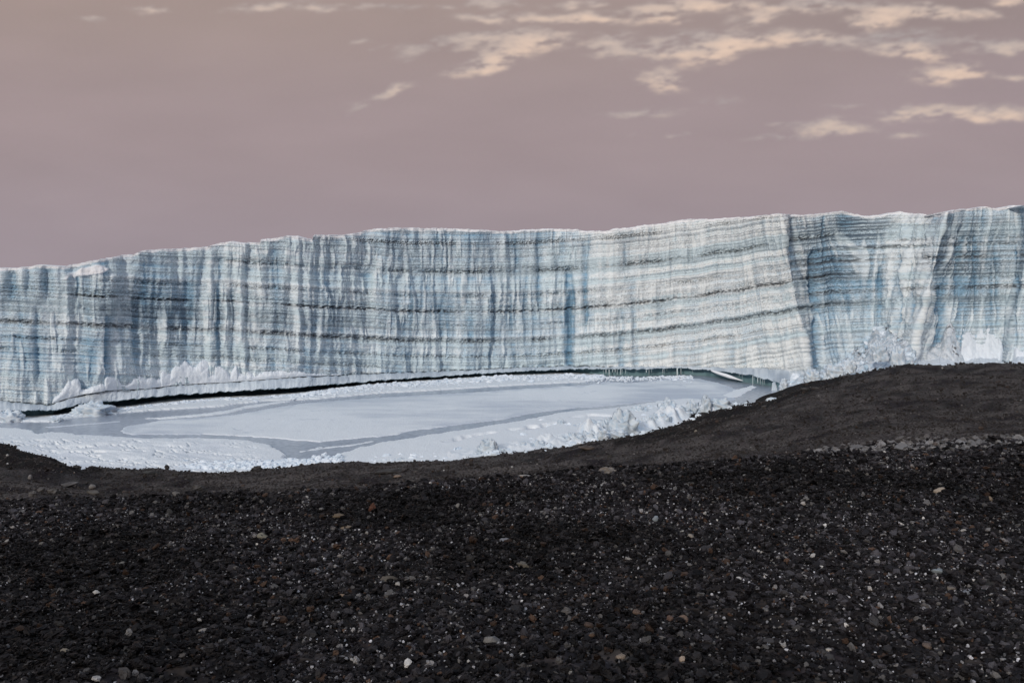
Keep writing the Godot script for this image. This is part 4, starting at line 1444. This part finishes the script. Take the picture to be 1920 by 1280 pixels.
# u, v of the middle, width, height (survey units), colour, shape, label
const ROCKS := [
	[1140, 882, 34, 18, Color(0.16, 0.14, 0.125), 3, "jagged grey-brown rock standing on the crest of the gravel slope"],
	[985, 894, 28, 8, Color(0.42, 0.41, 0.40), 2, "flat pale rock lying on the crest left of the jagged rock"],
	[922, 1202, 36, 22, Color(0.20, 0.20, 0.20), 1, "grey oval stone near the bottom edge, largest in the black gravel"],
	[730, 1087, 44, 15, Color(0.060, 0.043, 0.026), 2, "long olive-brown stone tilted in the gravel"],
	[748, 1097, 16, 8, Color(0.42, 0.40, 0.38), 0, "whitish pebble under the long olive-brown stone"],
	[985, 1059, 34, 10, Color(0.13, 0.12, 0.10), 2, "long stone with a pale striped end in the middle of the gravel"],
	[957, 1066, 12, 9, Color(0.30, 0.21, 0.17), 0, "pinkish pebble left of the striped long stone"],
	[1280, 1162, 26, 18, Color(0.13, 0.075, 0.046), 1, "rounded tan-orange stone, brightest of the brown ones"],
	[1257, 1160, 14, 14, Color(0.11, 0.06, 0.042), 0, "small red-brown stone left of the tan-orange one"],
	[1195, 1149, 22, 12, Color(0.12, 0.075, 0.055), 1, "reddish flat stone further left of the tan-orange one"],
	[1110, 1191, 18, 9, Color(0.13, 0.075, 0.045), 2, "brown flake of stone on the dark patch of gravel"],
	[1144, 1193, 16, 10, Color(0.15, 0.07, 0.035), 2, "orange chip of stone beside the brown flake"],
	[1105, 1172, 20, 12, Color(0.10, 0.07, 0.055), 1, "brown stone above the brown flake and the orange chip"],
	[1165, 1232, 22, 11, Color(0.24, 0.19, 0.15), 1, "beige stone low in the gravel, right of centre"],
	[1280, 1235, 13, 12, Color(0.36, 0.29, 0.23), 0, "cream pebble right of the beige stone at the bottom"],
	[980, 1229, 11, 12, Color(0.40, 0.40, 0.40), 0, "round light grey pebble left of the beige stone at the bottom"],
	[640, 1117, 18, 9, Color(0.26, 0.17, 0.10), 1, "light tan stone left of the long olive-brown stone"],
	[612, 1120, 16, 10, Color(0.24, 0.23, 0.22), 1, "grey-white stone left of the light tan stone"],
	[592, 1068, 16, 9, Color(0.40, 0.42, 0.44), 2, "bluish white chip of stone in the gravel left of centre"],
	[699, 953, 16, 18, Color(0.11, 0.042, 0.024), 3, "rust-red stone high on the gravel slope"],
	[634, 968, 24, 8, Color(0.14, 0.10, 0.06), 2, "yellow-brown flat stone left of the rust-red one"],
	[650, 988, 24, 10, Color(0.15, 0.115, 0.085), 2, "brown stone below the yellow-brown flat one"],
	[492, 1004, 22, 10, Color(0.20, 0.19, 0.15), 1, "pale olive stone on the left half of the slope"],
	[945, 1012, 22, 10, Color(0.16, 0.17, 0.20), 2, "bluish grey slab tilted in the gravel above centre"],
	[1229, 971, 12, 13, Color(0.24, 0.29, 0.34), 0, "pale blue-grey stone below the crest, right of centre"],
	[1295, 1004, 15, 9, Color(0.38, 0.35, 0.32), 2, "whitish chip right of the pale blue-grey stone"],
	[1763, 921, 24, 12, Color(0.30, 0.25, 0.20), 1, "tan flat-topped stone on the upper right of the gravel"],
	[1855, 936, 14, 12, Color(0.28, 0.22, 0.16), 0, "round tan stone right of the tan flat-topped one"],
	[1760, 1074, 26, 9, Color(0.27, 0.32, 0.36), 2, "flat pale blue stone on the right side of the gravel"],
	[1815, 1110, 22, 9, Color(0.15, 0.17, 0.21), 2, "blue-grey flat stone below the flat pale blue one"],
	[1784, 1104, 20, 8, Color(0.11, 0.09, 0.07), 2, "dull brown flat stone left of the blue-grey flat one"],
	[1470, 1047, 18, 8, Color(0.22, 0.22, 0.20), 2, "light grey stone at the gravel's right of middle"],
	[1506, 946, 14, 8, Color(0.30, 0.28, 0.27), 2, "light chip near the crest on the right"],
	[1740, 1211, 22, 10, Color(0.12, 0.085, 0.07), 1, "brownish stone low on the right side"],
	[1554, 1218, 12, 7, Color(0.42, 0.40, 0.37), 0, "cream-white pebble low on the right side"],
	[1882, 1240, 14, 10, Color(0.34, 0.34, 0.35), 0, "white pebble close to the bottom right corner"],
	[288, 1150, 22, 9, Color(0.30, 0.28, 0.27), 2, "whitish cracked stone in the left gravel"],
	[180, 1112, 14, 8, Color(0.42, 0.42, 0.42), 2, "white chip in the left gravel above the cracked stone"],
	[380, 1182, 26, 9, Color(0.17, 0.16, 0.15), 2, "long grey stone low in the left gravel"],
	[120, 1220, 18, 10, Color(0.14, 0.12, 0.09), 1, "grey-brown stone low at the left"],
	[232, 1264, 18, 12, Color(0.16, 0.10, 0.065), 1, "brown stone at the bottom edge on the left"],
	[252, 1262, 14, 14, Color(0.34, 0.32, 0.31), 0, "light stone at the bottom edge beside the brown one"],
	[474, 1066, 22, 8, Color(0.10, 0.035, 0.02), 2, "dark red flake in the gravel left of centre"],
	[60, 927, 14, 12, Color(0.085, 0.08, 0.08), 3, "grey angular rock, leftmost of the low rock row beyond the crest"],
	[76, 919, 16, 9, Color(0.09, 0.085, 0.085), 1, "rounded grey rock second in the low rock row beyond the crest"],
	[100, 921, 24, 12, Color(0.05, 0.045, 0.042), 3, "dark rock in the middle of the low rock row beyond the crest"],
	[125, 909, 46, 6, Color(0.085, 0.08, 0.082), 2, "long flat ledge of rock behind the low rock row"],
	[172, 913, 14, 9, Color(0.16, 0.15, 0.145), 1, "light rock on the right of the low rock row"],
	[174, 923, 28, 9, Color(0.06, 0.05, 0.042), 2, "brown flat rock in front of the light rock beyond the crest"],
	[330, 926, 16, 8, Color(0.19, 0.175, 0.165), 1, "pale rounded rock alone beyond the left crest"],
	[370, 914, 22, 10, Color(0.022, 0.019, 0.018), 3, "black peaked rock beyond the left crest"],
	[56, 895, 9, 10, Color(0.20, 0.19, 0.19), 0, "small pale rock at the foot of the black mound"],
	[13, 853, 5, 4, Color(0.5, 0.5, 0.5), 0, "white fleck of stone high on the black mound"],
	[13, 870, 5, 4, Color(0.42, 0.42, 0.42), 0, "white fleck of stone low on the black mound"],
	[328, 888, 14, 8, Color(0.018, 0.017, 0.017), 3, "black rock in the snow's edge at the near shore"],
	[392, 877, 26, 8, Color(0.016, 0.015, 0.016), 3, "black rock ledge poking through the near shore snow, left of the three"],
	[428, 880, 34, 9, Color(0.015, 0.014, 0.015), 3, "black rock ledge poking through the near shore snow, middle of the three"],
	[482, 879, 24, 10, Color(0.016, 0.015, 0.016), 3, "black rock ledge poking through the near shore snow, right of the three"],
	[282, 886, 36, 7, Color(0.016, 0.015, 0.015), 3, "low black rock at the snow's edge left of the ledges"],
	[144, 876, 16, 12, Color(0.014, 0.013, 0.013), 3, "black jagged rock at the tip of the left mound"],
	[1510, 729, 18, 7, Color(0.014, 0.013, 0.013), 2, "black slab of rock at the hill's edge beside the ice debris"],
	[1532, 728, 22, 5, Color(0.05, 0.044, 0.04), 2, "brown slab of rock right of the black slab"],
	[1435, 762, 16, 4, Color(0.05, 0.045, 0.04), 2, "thin grey slab on the black bank"],
	[1305, 810, 7, 5, Color(0.14, 0.12, 0.09), 0, "tan stone on the black bank"],
	[1410, 843, 16, 8, Color(0.030, 0.027, 0.026), 3, "dark clod on the brown mid slope"],
	[1145, 855, 12, 6, Color(0.016, 0.015, 0.015), 3, "small black rock on the mid slope below the ice lumps"],
	[1100, 839, 36, 6, Color(0.07, 0.048, 0.036), 2, "brown earth ledge at the foot of the shore ice"],
	[730, 884, 60, 7, Color(0.020, 0.018, 0.018), 2, "broad dark ledge of rock on the near shore, left of centre"],
	[745, 893, 18, 5, Color(0.16, 0.11, 0.08), 2, "light brown flat stone under the broad dark ledge"],
	[960, 876, 5, 4, Color(0.3, 0.3, 0.3), 0, "tiny pale stone on the slope above the crest"],
]


func make_rocks() -> void:
	var mats := {}
	var k := 0
	for s in ROCKS:
		var far: bool = s[1] < 900 and not (s[1] > 880 and s[0] > 900)
		var p := ground_hit(s[0], s[1] + s[3] * 0.4, 12.0 if far else 2.0)
		var d := -p.z
		var sx: float = s[2] * d / F * 0.5
		var sy: float = s[3] * d / F * 0.5
		var tone: Color = s[4]
		var stretch: Vector3 = [Vector3(1, 1.1, 0.9), Vector3(1, 1.15, 0.8), Vector3(1, 1.1, 0.7), Vector3(1, 1.2, 0.8)][s[5]]
		var mesh := lump(2000 + k * 3, 10, 14, Vector3(sx * stretch.x, sy * stretch.y, sx * stretch.z), [0.25, 0.25, 0.3, 0.6][s[5]], [4, 7, 9, 12][s[5]], s[5] == 3, [tone.darkened(0.35), tone.lightened(0.06)])
		var key := 0
		if not mats.has(key):
			var m := matter(0.75, 0.4)
			grain(m, 6.0, 0.04, 0.5, 310, 0.75, 1.2)
			mats[key] = m
		var o := place(mesh, mats[key], "rock")
		o.position = p + Vector3(0, sy * 0.55, 0)
		o.rotation = Vector3(0, 0, rng.randf_range(-0.2, 0.2) if s[5] != 3 else 0.0)
		tag(o, s[6], "rock", "rocks lying on the lava slope")
		k += 1
